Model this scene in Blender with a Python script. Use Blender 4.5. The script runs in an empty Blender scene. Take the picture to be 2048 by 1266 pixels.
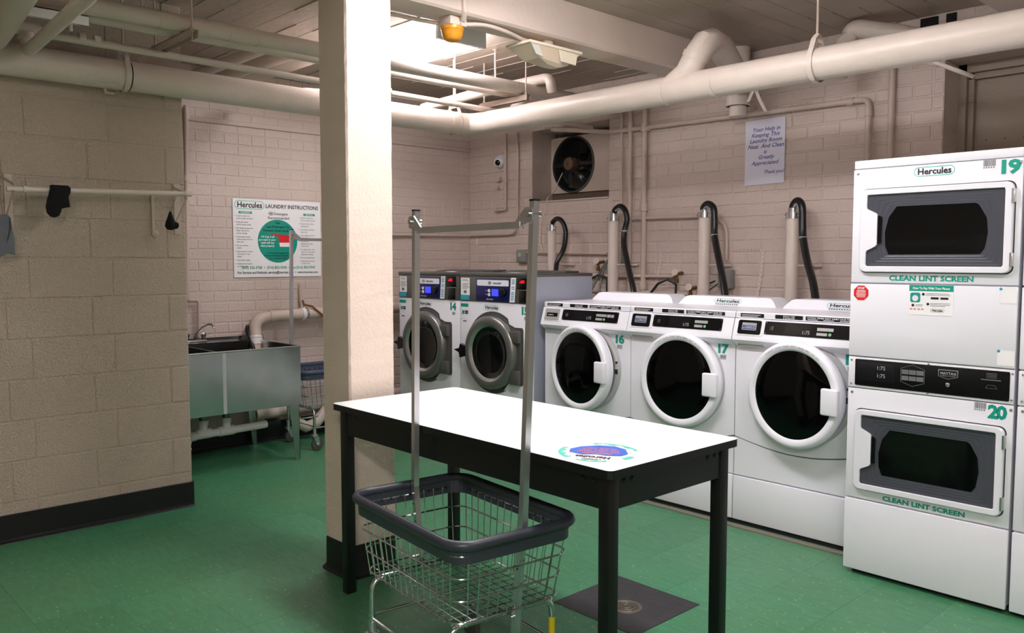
import bpy, bmesh, math, random
from mathutils import Vector, Matrix
random.seed(7)
C = bpy.context.scene.collection
PI = math.pi
# ------------------------------------------------------------------ camera, world, exposure, lights
F_PX = 1670.4; YAW = 0.75284; PITCH = 0.068404; ROLL = -0.000156
CAM = Vector((0.0, 0.0, 1.455))
fwd = Vector((-math.cos(YAW)*math.cos(PITCH), math.sin(YAW)*math.cos(PITCH), -math.sin(PITCH)))
rgt = fwd.cross(Vector((0, 0, 1))).normalized(); upv = rgt.cross(fwd)
cr, sr = math.cos(ROLL), math.sin(ROLL)
r2 = cr*rgt + sr*upv; u2 = -sr*rgt + cr*upv
cd = bpy.data.cameras.new('camera'); cam = bpy.data.objects.new('camera', cd); C.objects.link(cam)
cd.sensor_width = 36.0; cd.lens = 36.0*F_PX/2048.0; cd.clip_start = 0.02; cd.clip_end = 60
cam.matrix_world = Matrix(((r2.x, u2.x, -fwd.x, CAM.x), (r2.y, u2.y, -fwd.y, CAM.y), (r2.z, u2.z, -fwd.z, CAM.z), (0, 0, 0, 1)))
bpy.context.scene.camera = cam
sc = bpy.context.scene
sc.view_settings.view_transform = 'Standard'; sc.view_settings.look = 'None'
sc.view_settings.gamma = 1.0; sc.view_settings.use_curve_mapping = False
sc.view_settings.exposure = 0.5
w = bpy.data.worlds.new('world'); sc.world = w; w.use_nodes = True
w.node_tree.nodes['Background'].inputs[0].default_value = (0.9, 0.92, 1, 1)
w.node_tree.nodes['Background'].inputs[1].default_value = 0.05
TUBE_A, TUBE_B, FILL_C, FILL_D = 17.0, 28.5, 16.0, 50.0        # emission strength of the fluorescent lenses, then the added fill lights (built below)
TUBE_COL = (1.0, 0.965, 0.985, 1)

def lin(c):
    out = []
    for v in c[:3]:
        v = v/255.0
        out.append(v/12.92 if v <= 0.04045 else ((v+0.055)/1.055)**2.4)
    return tuple(out) + (1.0,)

# ------------------------------------------------------------------ materials
M = {}
def mat(name, col, rough=0.5, metal=0.0, bump=0.0, bscale=40.0, var=0.0, vscale=3.0, emit=0.0, coat=0.0, spec=None, detail=4.0, pits=0.0):
    m = bpy.data.materials.new(name); m.use_nodes = True; nt = m.node_tree; N = nt.nodes; L = nt.links
    b = N['Principled BSDF']; c = lin(col)
    b.inputs['Base Color'].default_value = c; b.inputs['Roughness'].default_value = rough; b.inputs['Metallic'].default_value = metal
    if spec is not None: b.inputs['Specular IOR Level'].default_value = spec
    if coat: b.inputs['Coat Weight'].default_value = coat; b.inputs['Coat Roughness'].default_value = 0.05
    if emit: b.inputs['Emission Color'].default_value = c; b.inputs['Emission Strength'].default_value = emit
    tc = None
    def coord():
        nonlocal tc
        if tc is None:
            tc = N.new('ShaderNodeNewGeometry')
        return tc.outputs['Position']
    if var:
        n = N.new('ShaderNodeTexNoise'); n.inputs['Scale'].default_value = vscale; n.inputs['Detail'].default_value = 5; L.new(coord(), n.inputs['Vector'])
        mp = N.new('ShaderNodeMapRange'); mp.inputs['From Min'].default_value = 0.3; mp.inputs['From Max'].default_value = 0.7
        mp.inputs['To Min'].default_value = 1-var; mp.inputs['To Max'].default_value = 1+var*0.6
        L.new(n.outputs['Fac'], mp.inputs['Value'])
        mx = N.new('ShaderNodeVectorMath'); mx.operation = 'SCALE'; mx.inputs[0].default_value = c[:3]
        L.new(mp.outputs[0], mx.inputs['Scale']); L.new(mx.outputs[0], b.inputs['Base Color'])
    if bump:
        n = N.new('ShaderNodeTexNoise'); n.inputs['Scale'].default_value = bscale; n.inputs['Detail'].default_value = detail; L.new(coord(), n.inputs['Vector'])
        bp = N.new('ShaderNodeBump'); bp.inputs['Strength'].default_value = bump; bp.inputs['Distance'].default_value = 0.01
        src = n.outputs['Fac']
        if pits:
            v = N.new('ShaderNodeTexNoise'); v.inputs['Scale'].default_value = bscale*2.2; v.inputs['Detail'].default_value = 2; L.new(coord(), v.inputs['Vector'])
            r = N.new('ShaderNodeMapRange'); r.inputs['From Min'].default_value = 0.30; r.inputs['From Max'].default_value = 0.42; L.new(v.outputs['Fac'], r.inputs['Value'])
            mm = N.new('ShaderNodeMath'); mm.operation = 'MULTIPLY_ADD'; mm.inputs[1].default_value = pits; L.new(r.outputs[0], mm.inputs[0]); L.new(n.outputs['Fac'], mm.inputs[2]); src = mm.outputs[0]
        L.new(src, bp.inputs['Height']); L.new(bp.outputs[0], b.inputs['Normal'])
    M[name] = m
    return m
mat('painted_brick', (203, 186, 177), 0.55, bump=0.4, bscale=45, var=0.06, vscale=2.5)
mat('painted_block', (200, 183, 167), 0.8, bump=0.9, bscale=120, var=0.05, vscale=3, pits=0.7)
mat('painted_concrete', (226, 208, 194), 0.65, bump=0.3, bscale=70, var=0.04, vscale=6, pits=0.0)
mat('beam_paint', (214, 197, 186), 0.65, bump=0.3, bscale=30, var=0.04, vscale=5)
mat('ceiling_paint', (176, 161, 149), 0.7, bump=0.4, bscale=18, var=0.08, vscale=4)
mat('pipe_paint', (216, 202, 192), 0.4, bump=0.15, bscale=50, var=0.05, vscale=7)
mat('conduit_paint', (198, 180, 168), 0.5, bump=0.2, bscale=60)
mat('white_pvc', (225, 222, 218), 0.3)
mat('black_rubber', (11, 11, 13), 0.5, bump=0.1, bscale=8)
mat('black_metal', (7, 7, 8), 0.45)
mat('white_laminate', (250, 250, 250), 0.35)
mat('white_enamel', (232, 231, 239), 0.22, coat=0.3)
mat('white_plastic', (236, 235, 243), 0.3)
mat('grey_enamel', (168, 172, 186), 0.35, metal=0.2, var=0.06, vscale=2)
mat('panel_grey', (118, 117, 114), 0.4, metal=0.6)
mat('bezel_grey', (92, 91, 88), 0.38, metal=0.3)
mat('ring_grey', (122, 121, 117), 0.32, metal=0.55)
mat('ring_light', (176, 176, 174), 0.25, metal=0.7)
mat('seam_dark', (30, 30, 32), 0.7)
mat('window_grey', (78, 79, 88), 0.3, metal=0.2)
mat('glass_black', (4, 4, 5), 0.05, spec=0.22)
mat('glass_smoke', (7, 7, 8), 0.08, spec=0.5)
mat('black_gloss', (10, 10, 11), 0.2)
mat('display_dark', (22, 22, 24), 0.15)
mat('teal_ink', (0, 150, 130), 0.5); mat('teal_light', (90, 200, 180), 0.5); mat('black_ink', (12, 12, 12), 0.5)
mat('grey_ink', (110, 110, 112), 0.5); mat('white_ink', (240, 240, 240), 0.5); mat('red_ink', (215, 30, 35), 0.5)
mat('blue_ink', (60, 75, 150), 0.5); mat('sky_ink', (40, 150, 185), 0.5); mat('royal_ink', (55, 105, 205), 0.5); mat('coral_ink', (235, 130, 110), 0.5)
mat('navy_panel', (22, 28, 92), 0.3); mat('screen_blue', (55, 65, 235), 0.3, emit=0.8); mat('led_red', (235, 20, 30), 0.4, emit=1.5)
mat('led_dim', (150, 155, 150), 0.4, emit=0.12); mat('led_green', (130, 190, 140), 0.4)
mat('silver_label', (190, 190, 190), 0.35, metal=0.4)
mat('paper', (222, 220, 236), 0.7); mat('poster_white', (240, 238, 240), 0.35)
mat('chrome', (205, 208, 208), 0.16, metal=1.0); mat('zinc', (206, 206, 210), 0.25, metal=0.88)
mat('galvanised', (178, 180, 178), 0.17, metal=1.0, bump=0.035, bscale=3, var=0.12, vscale=5)
mat('steel_dull', (120, 120, 116), 0.42, metal=0.8)
mat('cart_plastic', (52, 55, 64), 0.38)
mat('cart_blue', (70, 76, 98), 0.4)
mat('rubber_grey', (75, 72, 68), 0.6)
mat('hose_black', (20, 20, 22), 0.35, bump=0.1, bscale=90); mat('hose_guide', (150, 152, 150), 0.5)
mat('amber', (226, 150, 40), 0.35); mat('yellowed_plastic', (232, 212, 188), 0.4, bump=0.05, bscale=20); mat('ivory', (248, 234, 212), 0.45)
mat('grey_box', (135, 135, 132), 0.5); mat('brass', (120, 85, 50), 0.4, metal=0.6)
mat('sock_black', (8, 8, 9), 0.95, bump=0.4, bscale=200); mat('cloth_grey', (104, 108, 114), 0.95, bump=0.4, bscale=180)
mat('string', (150, 135, 120), 0.9); mat('camera_white', (225, 222, 230), 0.3)
mat('dark_void', (18, 16, 15), 0.9); mat('dim_niche_brown', (120, 100, 88), 0.9); mat('yellow_tape', (200, 180, 20), 0.5)  # niche brown: dimness of the recess is put into the colour
mat('slate_tile', (48, 46, 50), 0.6, bump=0.3, bscale=30, var=0.2, vscale=12); mat('grate', (120, 112, 100), 0.45, metal=0.6)
mat('motor_brown', (95, 72, 55), 0.6); mat('fan_dark', (46, 48, 48), 0.16, metal=0.6); mat('fan_rim', (90, 92, 92), 0.25, metal=0.8)
mat('seam_green', (40, 70, 52), 0.8); mat('door_panel', (150, 136, 122), 0.7, bump=0.3, bscale=25)
mat('kerb_grey', (120, 112, 100), 0.8)
mat('rust_wood', (120, 80, 40), 0.9)
mat('fixture_white', (225, 222, 216), 0.45); mat('fixture_end', (228, 228, 226), 0.5)
def tube_mat(n, s):
    m = mat(n, (255, 255, 255), 0.4); b = m.node_tree.nodes['Principled BSDF']
    b.inputs['Emission Color'].default_value = TUBE_COL; b.inputs['Emission Strength'].default_value = s
tube_mat('lens_far', TUBE_A); tube_mat('lens_near', TUBE_B); tube_mat('fill_side', FILL_C); tube_mat('fill_rear', FILL_D)
# green vinyl tile: streaks and pale flecks
def floor_mat(name, base):
    m = bpy.data.materials.new(name); m.use_nodes = True; N = m.node_tree.nodes; L = m.node_tree.links; b = N['Principled BSDF']
    g = N.new('ShaderNodeNewGeometry')
    mp = N.new('ShaderNodeMapping'); mp.inputs['Scale'].default_value = (9, 34, 9); mp.inputs['Rotation'].default_value = (0, 0, 0.5); L.new(g.outputs['Position'], mp.inputs[0])
    n1 = N.new('ShaderNodeTexNoise'); n1.inputs['Scale'].default_value = 1.3; n1.inputs['Detail'].default_value = 7; L.new(mp.outputs[0], n1.inputs['Vector'])
    r1 = N.new('ShaderNodeValToRGB'); r1.color_ramp.elements[0].position = 0.3; r1.color_ramp.elements[1].position = 0.72
    r1.color_ramp.elements[0].color = lin([v*0.93 for v in base]); r1.color_ramp.elements[1].color = lin([min(255, v*1.06) for v in base]); L.new(n1.outputs['Fac'], r1.inputs[0])
    n2 = N.new('ShaderNodeTexNoise'); n2.inputs['Scale'].default_value = 0.9; n2.inputs['Detail'].default_value = 3; L.new(g.outputs['Position'], n2.inputs['Vector'])
    r2_ = N.new('ShaderNodeMapRange'); r2_.inputs['From Min'].default_value = 0.45; r2_.inputs['From Max'].default_value = 0.75; L.new(n2.outputs['Fac'], r2_.inputs[0]); r2_.inputs['To Max'].default_value = 0.30
    mx = N.new('ShaderNodeMix'); mx.data_type = 'RGBA'; mx.inputs[7].default_value = lin((96, 118, 78)); L.new(r2_.outputs[0], mx.inputs[0]); L.new(r1.outputs[0], mx.inputs[6])
    mp2 = N.new('ShaderNodeMapping'); mp2.inputs['Scale'].default_value = (42, 100, 42); mp2.inputs['Rotation'].default_value = (0, 0, 0.9); L.new(g.outputs['Position'], mp2.inputs[0])
    v = N.new('ShaderNodeTexNoise'); v.inputs['Scale'].default_value = 1.0; v.inputs['Detail'].default_value = 1; L.new(mp2.outputs[0], v.inputs['Vector'])
    r3 = N.new('ShaderNodeMapRange'); r3.inputs['From Min'].default_value = 0.70; r3.inputs['From Max'].default_value = 0.745; L.new(v.outputs['Fac'], r3.inputs[0]); r3.inputs['To Max'].default_value = 0.6
    mx2 = N.new('ShaderNodeMix'); mx2.data_type = 'RGBA'; mx2.inputs[7].default_value = lin((190, 215, 180)); L.new(r3.outputs[0], mx2.inputs[0]); L.new(mx.outputs[2], mx2.inputs[6])
    L.new(mx2.outputs[2], b.inputs['Base Color'])
    b.inputs['Roughness'].default_value = 0.36
    bp = N.new('ShaderNodeBump'); bp.inputs['Strength'].default_value = 0.12; bp.inputs['Distance'].default_value = 0.004; L.new(n2.outputs['Fac'], bp.inputs['Height']); L.new(bp.outputs[0], b.inputs['Normal'])
    M[name] = m
floor_mat('green_tile', (66, 130, 92)); floor_mat('green_tile_b', (63, 126, 88)); floor_mat('green_tile_c', (69, 133, 95))

# ------------------------------------------------------------------ mesh builder
def frame_of(d):
    d = Vector(d).normalized(); a = Vector((0, 0, 1)) if abs(d.z) < 0.95 else Vector((1, 0, 0))
    u = a.cross(d).normalized(); return u, d.cross(u)
class MB:
    def __init__(s): s.v = []; s.f = []; s.s = []
    def add(s, vs, fs, sm=False):
        o = len(s.v); s.v += [tuple(p) for p in vs]; s.f += [tuple(i+o for i in f) for f in fs]; s.s += [sm]*len(fs); return s
    def box(s, x0, x1, y0, y1, z0, z1, bev=0.0, seg=2):
        if bev <= 0:
            return s.add([(x0,y0,z0),(x1,y0,z0),(x1,y1,z0),(x0,y1,z0),(x0,y0,z1),(x1,y0,z1),(x1,y1,z1),(x0,y1,z1)],
                         [(0,3,2,1),(4,5,6,7),(0,1,5,4),(1,2,6,5),(2,3,7,6),(3,0,4,7)])
        bm = bmesh.new(); bmesh.ops.create_cube(bm, size=1)
        for v in bm.verts:
            v.co = Vector(((x0+x1)/2+v.co.x*(x1-x0), (y0+y1)/2+v.co.y*(y1-y0), (z0+z1)/2+v.co.z*(z1-z0)))
        bmesh.ops.bevel(bm, geom=list(bm.edges), offset=bev, segments=seg, profile=0.5, affect='EDGES')
        bm.verts.index_update(); s.add([v.co.copy() for v in bm.verts], [[v.index for v in f.verts] for f in bm.faces], True); bm.free(); return s
    def prism(s, pts, d, sm=False):          # pts: 3-D polygon, d: extrusion vector
        n = len(pts); d = Vector(d); a = [Vector(p) for p in pts]; b = [p+d for p in a]
        fs = [tuple(range(n))[::-1], tuple(range(n, 2*n))]
        s.add(a+b, fs); o = len(s.v)-2*n
        for i in range(n):
            j = (i+1) % n; s.f.append((o+i, o+j, o+n+j, o+n+i)); s.s.append(sm)
        return s
    def tube(s, pts, r, n=12, closed=False, caps=True):
        P = [Vector(p) for p in pts]; k = len(P); rings = []; u = None
        rr = r if isinstance(r, (list, tuple)) else [r]*k
        for i in range(k):
            a = P[(i-1) % k] if (closed or i > 0) else P[i]; b = P[(i+1) % k] if (closed or i < k-1) else P[i]
            t = (b-a).normalized()
            if u is None: u = frame_of(t)[0]
            u = (u - t*u.dot(t)).normalized(); v = t.cross(u)
            rings.append([P[i]+rr[i]*(math.cos(2*PI*j/n)*u+math.sin(2*PI*j/n)*v) for j in range(n)])
        vs = [p for R in rings for p in R]; fs = []
        for i in range(k if closed else k-1):
            i2 = (i+1) % k
            for j in range(n): fs.append((i*n+j, i*n+(j+1) % n, i2*n+(j+1) % n, i2*n+j))
        s.add(vs, fs, True)
        if caps and not closed: o = len(s.v)-len(vs); s.f += [tuple(o+j for j in range(n))[::-1], tuple(o+(k-1)*n+j for j in range(n))]; s.s += [False, False]
        return s
    def cyl(s, a, b, r, n=16, caps=True): return s.tube([a, b], r, n, caps=caps)
    def lathe(s, o, ax, prof, n=48, sm=True):      # prof: (radius, distance along axis)
        o = Vector(o); ax = Vector(ax).normalized(); u, v = frame_of(ax); vs = []; fs = []; k = len(prof)
        for r, h in prof:
            for j in range(n): vs.append(o+ax*h+r*(math.cos(2*PI*j/n)*u+math.sin(2*PI*j/n)*v))
        for i in range(k-1):
            for j in range(n): fs.append((i*n+j, i*n+(j+1) % n, (i+1)*n+(j+1) % n, (i+1)*n+j))
        s.add(vs, fs, sm); o_ = len(s.v)-len(vs)
        if prof[0][0] > 1e-5: pass
        return s
    def disc(s, o, ax, r, n=32):
        o = Vector(o); u, v = frame_of(ax); return s.add([o+r*(math.cos(2*PI*j/n)*u+math.sin(2*PI*j/n)*v) for j in range(n)], [tuple(range(n))])
    def quad(s, o, u, v): o = Vector(o); u = Vector(u); v = Vector(v); return s.add([o, o+u, o+u+v, o+v], [(0, 1, 2, 3)])
def origin(o):
    p = Vector((0, 0, 0))
    while o is not None: p += o.location; o = o.parent
    return p
def build(name, mb, m, parent=None, world=True, label=None):
    off = origin(parent) if (parent is not None and world) else Vector((0, 0, 0))
    me = bpy.data.meshes.new(name)
    me.from_pydata([(p[0]-off.x, p[1]-off.y, p[2]-off.z) for p in mb.v], [], mb.f)
    me.polygons.foreach_set('use_smooth', mb.s); me.materials.append(M[m]); me.update()
    o = bpy.data.objects.new(name, me); C.objects.link(o); o.parent = parent
    if any(mb.s):
        try: me.set_sharp_from_angle(angle=math.radians(40))
        except Exception: pass
    if label: o['label'] = label
    return o
def tag(o, label, cat, group=None):
    o['label'] = label; o['category'] = cat
    if group: o['group'] = group
    return o
def thing(name, label, cat, loc=(0, 0, 0), rz=0, group=None):
    o = bpy.data.objects.new(name, None); o.empty_display_size = 0.05; C.objects.link(o); o.location = loc; o.rotation_euler = (0, 0, rz)
    return tag(o, label, cat, group)
def struct(name, mb, m, parent=None):
    o = build(name, mb, m, parent)
    if parent is None: o['kind'] = 'structure'
    return o
def dup(root, loc, rz=0, name=None):
    def cp(o, par):
        c = o.copy(); C.objects.link(c); c.parent = par
        for ch in list(o.children): cp(ch, c)
        return c
    c = cp(root, None); c.location = loc; c.rotation_euler = (0, 0, rz); return c
# text as flat print ------------------------------------------------
def text_mb(mb, s, o, u, v, size, align='LEFT', bold=0.0, shear=0.0, wscale=1.0, fit=None, sp=1.0):
    cu = bpy.data.curves.new('t', 'FONT'); cu.body = s; cu.size = 1.0; cu.align_x = align; cu.offset = bold*0.9+0.004; cu.shear = shear
    cu.resolution_u = 2; cu.space_character = 0.84 if s.isdigit() else sp; cu.fill_mode = 'FRONT'
    ob = bpy.data.objects.new('t', cu); C.objects.link(ob); dg = bpy.context.evaluated_depsgraph_get(); dg.update()
    me = bpy.data.meshes.new_from_object(ob.evaluated_get(dg)); o = Vector(o); u = Vector(u); v = Vector(v)
    if fit and len(me.vertices):
        xs = [q.co.x for q in me.vertices]; wscale = fit/((max(xs)-min(xs))*size)
    mb.add([o+u*(q.co.x*size*wscale)+v*(q.co.y*size) for q in me.vertices], [tuple(p.vertices) for p in me.polygons])
    bpy.data.objects.remove(ob); bpy.data.curves.remove(cu); bpy.data.meshes.remove(me)
    return mb
def pill(w, h, n=10):      # rounded pill outline (2-D), centred
    r = h/2; pts = []
    for i in range(n+1): a = -PI/2+PI*i/n; pts.append((w/2-r+r*math.cos(a), r*math.sin(a)))
    for i in range(n+1): a = PI/2+PI*i/n; pts.append((-w/2+r+r*math.cos(a), r*math.sin(a)))
    return pts
def rrect(w, h, r, n=5):
    pts = []
    for cx, cy, a0 in ((w/2-r, -h/2+r, -PI/2), (w/2-r, h/2-r, 0), (-w/2+r, h/2-r, PI/2), (-w/2+r, -h/2+r, PI)):
        for i in range(n+1): a = a0+PI/2*i/n; pts.append((cx+r*math.cos(a), cy+r*math.sin(a)))
    return pts
def ringface(mb, outer, inner, o, u, v):
    o = Vector(o); u = Vector(u); v = Vector(v); n = len(outer)
    vs = [o+u*a+v*b for a, b in outer]+[o+u*a+v*b for a, b in inner]
    return mb.add(vs, [(i, (i+1) % n, n+(i+1) % n, n+i) for i in range(n)])
def logo(c, u, v, n, w, h, parent, world=True):   # black word in a teal rounded outline
    u = Vector(u); v = Vector(v); c = Vector(c); n = Vector(n)
    a = MB(); ringface(a, pill(w, h), pill(w-h*0.14, h*0.86), c+n*0.0010, u, v)
    ol = build('logo_outline', a, 'teal_light', parent, world)
    b = MB(); text_mb(b, 'Hercules', c-u*(w*0.41)-v*(h*0.30)+n*0.0014, u, v, h*0.92, fit=w*0.82, bold=0.02)
    build('logo_lettering', b, 'black_ink', parent, world)
# ------------------------------------------------------------------ room constants
W = 5.26; B = -6.21; CEIL = 2.89; XL = -4.85; YL = 1.945; XE = 1.6; YN = -1.5
def in_frame(p):
    d = Vector(p)-CAM; z = d.dot(fwd)
    if z < 0.1: return False
    return abs(F_PX*d.dot(r2)/z) < 1100 and abs(F_PX*d.dot(u2)/z) < 700
# ------------------------------------------------------------------ floor and tiles
mb = MB().box(B-0.3, XE, YN, W+0.6, -0.12, -0.004)
floor = struct('floor', mb, 'seam_green')
T = 0.3048; tile_me = []
DR = (-2.405, -1.965, 2.495, 2.925)     # black drain square
for k in range(3):
    b = MB(); g = 0.00035; c = 0.0012
    b.add([(g,g,0),(T-g,g,0),(T-g,T-g,0),(g,T-g,0),(g,g,-.004),(T-g,g,-.004),(T-g,T-g,-.004),(g,T-g,-.004)], [(0,1,2,3),(0,4,5,1),(1,5,6,2),(2,6,7,3),(3,7,4,0)])
    me = bpy.data.meshes.new('tile'); me.from_pydata(b.v, [], b.f); me.materials.append(M[('green_tile', 'green_tile_b', 'green_tile_c')[k]]); tile_me.append(me)
cells = []
ox, oy = -0.02, 1.13
for i in range(-21, 6):
    for j in range(-9, 14):
        x = ox+i*T; y = oy+j*T
        if x < B or x+T > XE or y < YN or y+T > W+0.02: continue
        ctr = (x+T/2, y+T/2, 0)
        if x+T < XL-0.2 and y+T < YL-0.5: continue
        vis = in_frame(ctr) and not (y > 4.05) and not (x < XL and y < YL)
        cells.append((0 if vis else 1, (Vector(ctr)-CAM).length, x, y))
cells.sort()
rest = MB()
for k, (nv, d, x, y) in enumerate(cells):
    if not nv and k < 300:
        o = bpy.data.objects.new('tile', tile_me[random.choice((0, 0, 1, 2))]); C.objects.link(o); o.parent = floor; o.location = (x, y, random.uniform(-.0002, 0))
    else:
        g = 0.0006; rest.quad((x+g, y+g, 0), (T-2*g, 0, 0), (0, T-2*g, 0))
o = build('tile_field', rest, 'green_tile', floor); o['kind'] = 'stuff'
# ------------------------------------------------------------------ brick and block walls
def brick_variants(L, H, m, prot, n=5, ch=0.004):
    out = []
    for k in range(n):
        b = MB(); r = lambda: random.uniform(-0.0015, 0.0015)
        y0 = -prot+random.uniform(-0.0018, 0.0012); c = ch+random.uniform(0, 0.003)
        A = [(0, 0, 0), (L, 0, 0), (L, 0, H), (0, 0, H)]
        Bm = [(r()+.0005, y0+c, r()+.0005), (L+r(), y0+c, r()), (L+r(), y0+c, H+r()), (r(), y0+c, H+r())]
        Fr = [(Bm[0][0]+c, y0, Bm[0][2]+c), (Bm[1][0]-c, y0, Bm[1][2]+c), (Bm[2][0]-c, y0, Bm[2][2]-c), (Bm[3][0]+c, y0, Bm[3][2]-c)]
        fs = [(8, 9, 10, 11)]
        for i in range(4): j = (i+1) % 4; fs += [(i, j, 4+j, 4+i), (4+i, 4+j, 8+j, 8+i)]
        b.add(A+Bm+Fr, fs)
        me = bpy.data.meshes.new('brick'); me.from_pydata(b.v, [], b.f); me.materials.append(M[m]); out.append((me, b))
    return out
def lay(wall, origin_, u, rows, matname, piece, field, H, prot, score, limit=300, lengths=(0.215,)):
    """rows: list of (z, [(s0, s1), ...]); wall frame: s along u, outward normal -n"""
    u = Vector(u); nrm = Vector((-u.y, u.x, 0)); items = []     # local +y = nrm (into wall)
    rotz = math.atan2(u.y, u.x)
    for z, segs in rows:
        for s0, s1 in segs: items.append((score(Vector(origin_)+u*((s0+s1)/2)+Vector((0, 0, z+H/2))), s0, s1, z))
    items.sort(key=lambda t: t[0])
    cache = {}; fieldmb = MB()
    for k, (scv, s0, s1, z) in enumerate(items):
        L = round(s1-s0, 3)
        if L < 0.02: continue
        if L not in cache: cache[L] = brick_variants(L, H, matname, prot, 5 if L in lengths else 1)
        me, b = random.choice(cache[L])
        p = Vector(origin_)+u*s0+Vector((0, 0, z))
        if scv < 1e5 and k < limit:
            o = bpy.data.objects.new(piece, me); C.objects.link(o); o.parent = wall; o.location = p; o.rotation_euler = (0, 0, rotz)
        else:
            fieldmb.add([p+u*q[0]+nrm*q[1]+Vector((0, 0, q[2])) for q in b.v], b.f)
    if fieldmb.v: o = build(field, fieldmb, matname, wall); o['kind'] = 'stuff'
def running(S0, S1, z0, z1, ch, bl, joint, holes, hh, off0=0.0, halfoff=None):
    rows = []; k = 0; z = z0
    while z+hh*0.5 < z1:
        h0 = z+joint/2; s = S0-bl+((halfoff if halfoff is not None else bl/2) if k % 2 else 0.0)+off0; segs = []
        hd = (k % 6 == 5)           # a header course now and then
        step = bl/2 if hd else bl
        while s < S1:
            a, b = max(s+joint/2, S0), min(s+step-joint/2, S1); s += step
            if b-a < 0.02: continue
            parts = [(a, b)]
            for hx0, hx1, hz0, hz1 in holes:
                if h0+hh > hz0+0.01 and h0 < hz1-0.01:
                    np_ = []
                    for p, q in parts:
                        if q <= hx0 or p >= hx1: np_.append((p, q)); continue
                        if p < hx0-0.02: np_.append((p, hx0))
                        if q > hx1+0.02: np_.append((hx1, q))
                    parts = np_
            segs += [p for p in parts if p[1]-p[0] > 0.02]
        rows.append((h0, segs)); z += ch; k += 1
    return rows
NX0, NX1, NZ0, NZ1 = -5.35, -4.46, 1.965, 2.585       # fan niche
DX0, DX1, DZ1 = -1.90, -0.50, 2.62                     # recess at the right
mb = MB()
mb.box(B-0.3, NX0, W, W+0.35, 0, CEIL).box(NX0, NX1, W, W+0.35, 0, NZ0).box(NX0, NX1, W, W+0.35, NZ1, CEIL)
mb.box(NX1, DX0, W, W+0.35, 0, CEIL).box(DX0, DX1, W, W+0.35, DZ1, CEIL).box(DX1, XE, W, W+0.35, 0, CEIL)
wall_right = struct('wall_right', mb, 'painted_brick')
def sc_right(p):
    return (p-CAM).length if (in_frame(p) and p.z > 1.15 and -6.2 < p.x < -1.75) else 1e6
rows = running(0, XE-B, 0.0, CEIL, 0.0835, 0.2235, 0.006, [(NX0-B, NX1-B, NZ0, NZ1), (DX0-B, DX1-B, -1, DZ1)], 0.0775)
lay(wall_right, (B, W, 0), (1, 0, 0), rows, 'painted_brick', 'brick', 'brick_field', 0.0775, 0.0042, sc_right, lengths=(0.217, 0.218))
mb = MB().box(B-0.35, B, YL-0.9, W, 0, CEIL)
wall_back = struct('wall_back', mb, 'painted_brick')
def sc_back(p):
    vis = in_frame(p) and p.y > 2.3 and not (p.y > 3.55 and p.z < 1.3) and p.z < 2.6
    return (p-CAM).length if vis else 1e6
# u along -y so that the wall normal (into wall) is -x ... frame: u=(0,1,0) gives nrm=(-1,0,0)
rows = running(0, W-(YL-0.9), 0.0, CEIL, 0.0805, 0.2235, 0.006, [], 0.0745, off0=0.08)
lay(wall_back, (B, YL-0.9, 0), (0, 1, 0), rows, 'painted_brick', 'brick', 'brick_field', 0.0745, 0.0042, sc_back, lengths=(0.215,))
# block partition on the left
mb = MB().box(XL-0.2, XL, YN, YL, 0, CEIL)
wall_left = struct('wall_left', mb, 'painted_block')
rows = []; z = -0.006; k = 0; CH = 0.2095
while z < CEIL-0.02:
    j0 = 1.835 if k % 2 == 1 else 1.535
    js = [YL]+[j0-0.4095*i for i in range(9) if j0-0.4095*i > YN]+[YN]
    rows.append((z+0.003, [(js[i+1]-YN+0.003, js[i]-YN-(0.003 if i else 0.0)) for i in range(len(js)-1) if js[i]-js[i+1] > 0.03])); z += CH; k += 1
lay(wall_left, (XL, YN, 0), (0, 1, 0), rows, 'painted_block', 'block', 'block_field', 0.2035, 0.004, lambda p: (p-CAM).length if (in_frame(p) and p.z < 2.5) else 1e6, lengths=(0.404,))
struct('wall_recess', MB().box(B, XL-0.2, 0.9, 1.045, 0, CEIL), 'painted_block')
struct('wall_front', MB().box(XL, XE, YN-0.15, YN, 0, CEIL), 'painted_block')
struct('wall_side', MB().box(XE, XE+0.15, YN, W, 0, CEIL), 'painted_block')
# baseboards
def cove(mb, a, b, n, h, t=0.006):      # black cove base from a to b, outward normal n
    a = Vector(a); b = Vector(b); n = Vector(n); z = Vector((0, 0, 1))
    prof = [(0, 0), (0.020, 0), (0.019, 0.003), (0.010, 0.008), (t, 0.022), (t, h-0.003), (t-0.003, h), (0, h)]
    return mb.prism([a+n*p+z*q for p, q in prof], b-a)
mb = MB(); cove(mb, (XL+0.004, YN, 0), (XL+0.004, YL+0.006, 0), (1, 0, 0), 0.145, 0.008); mb.box(XL-0.2, XL+0.012, YL, YL+0.008, 0, 0.145)
struct('baseboard_left', mb, 'black_rubber')
mb = MB(); cove(mb, (B+0.005, YL-0.9, 0), (B+0.005, W, 0), (1, 0, 0), 0.15, 0.008)
struct('baseboard_back', mb, 'black_rubber')
struct('baseboard_recess', MB().box(B, XL-0.2, 1.045, 1.06, 0, 0.15), 'black_rubber')
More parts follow.
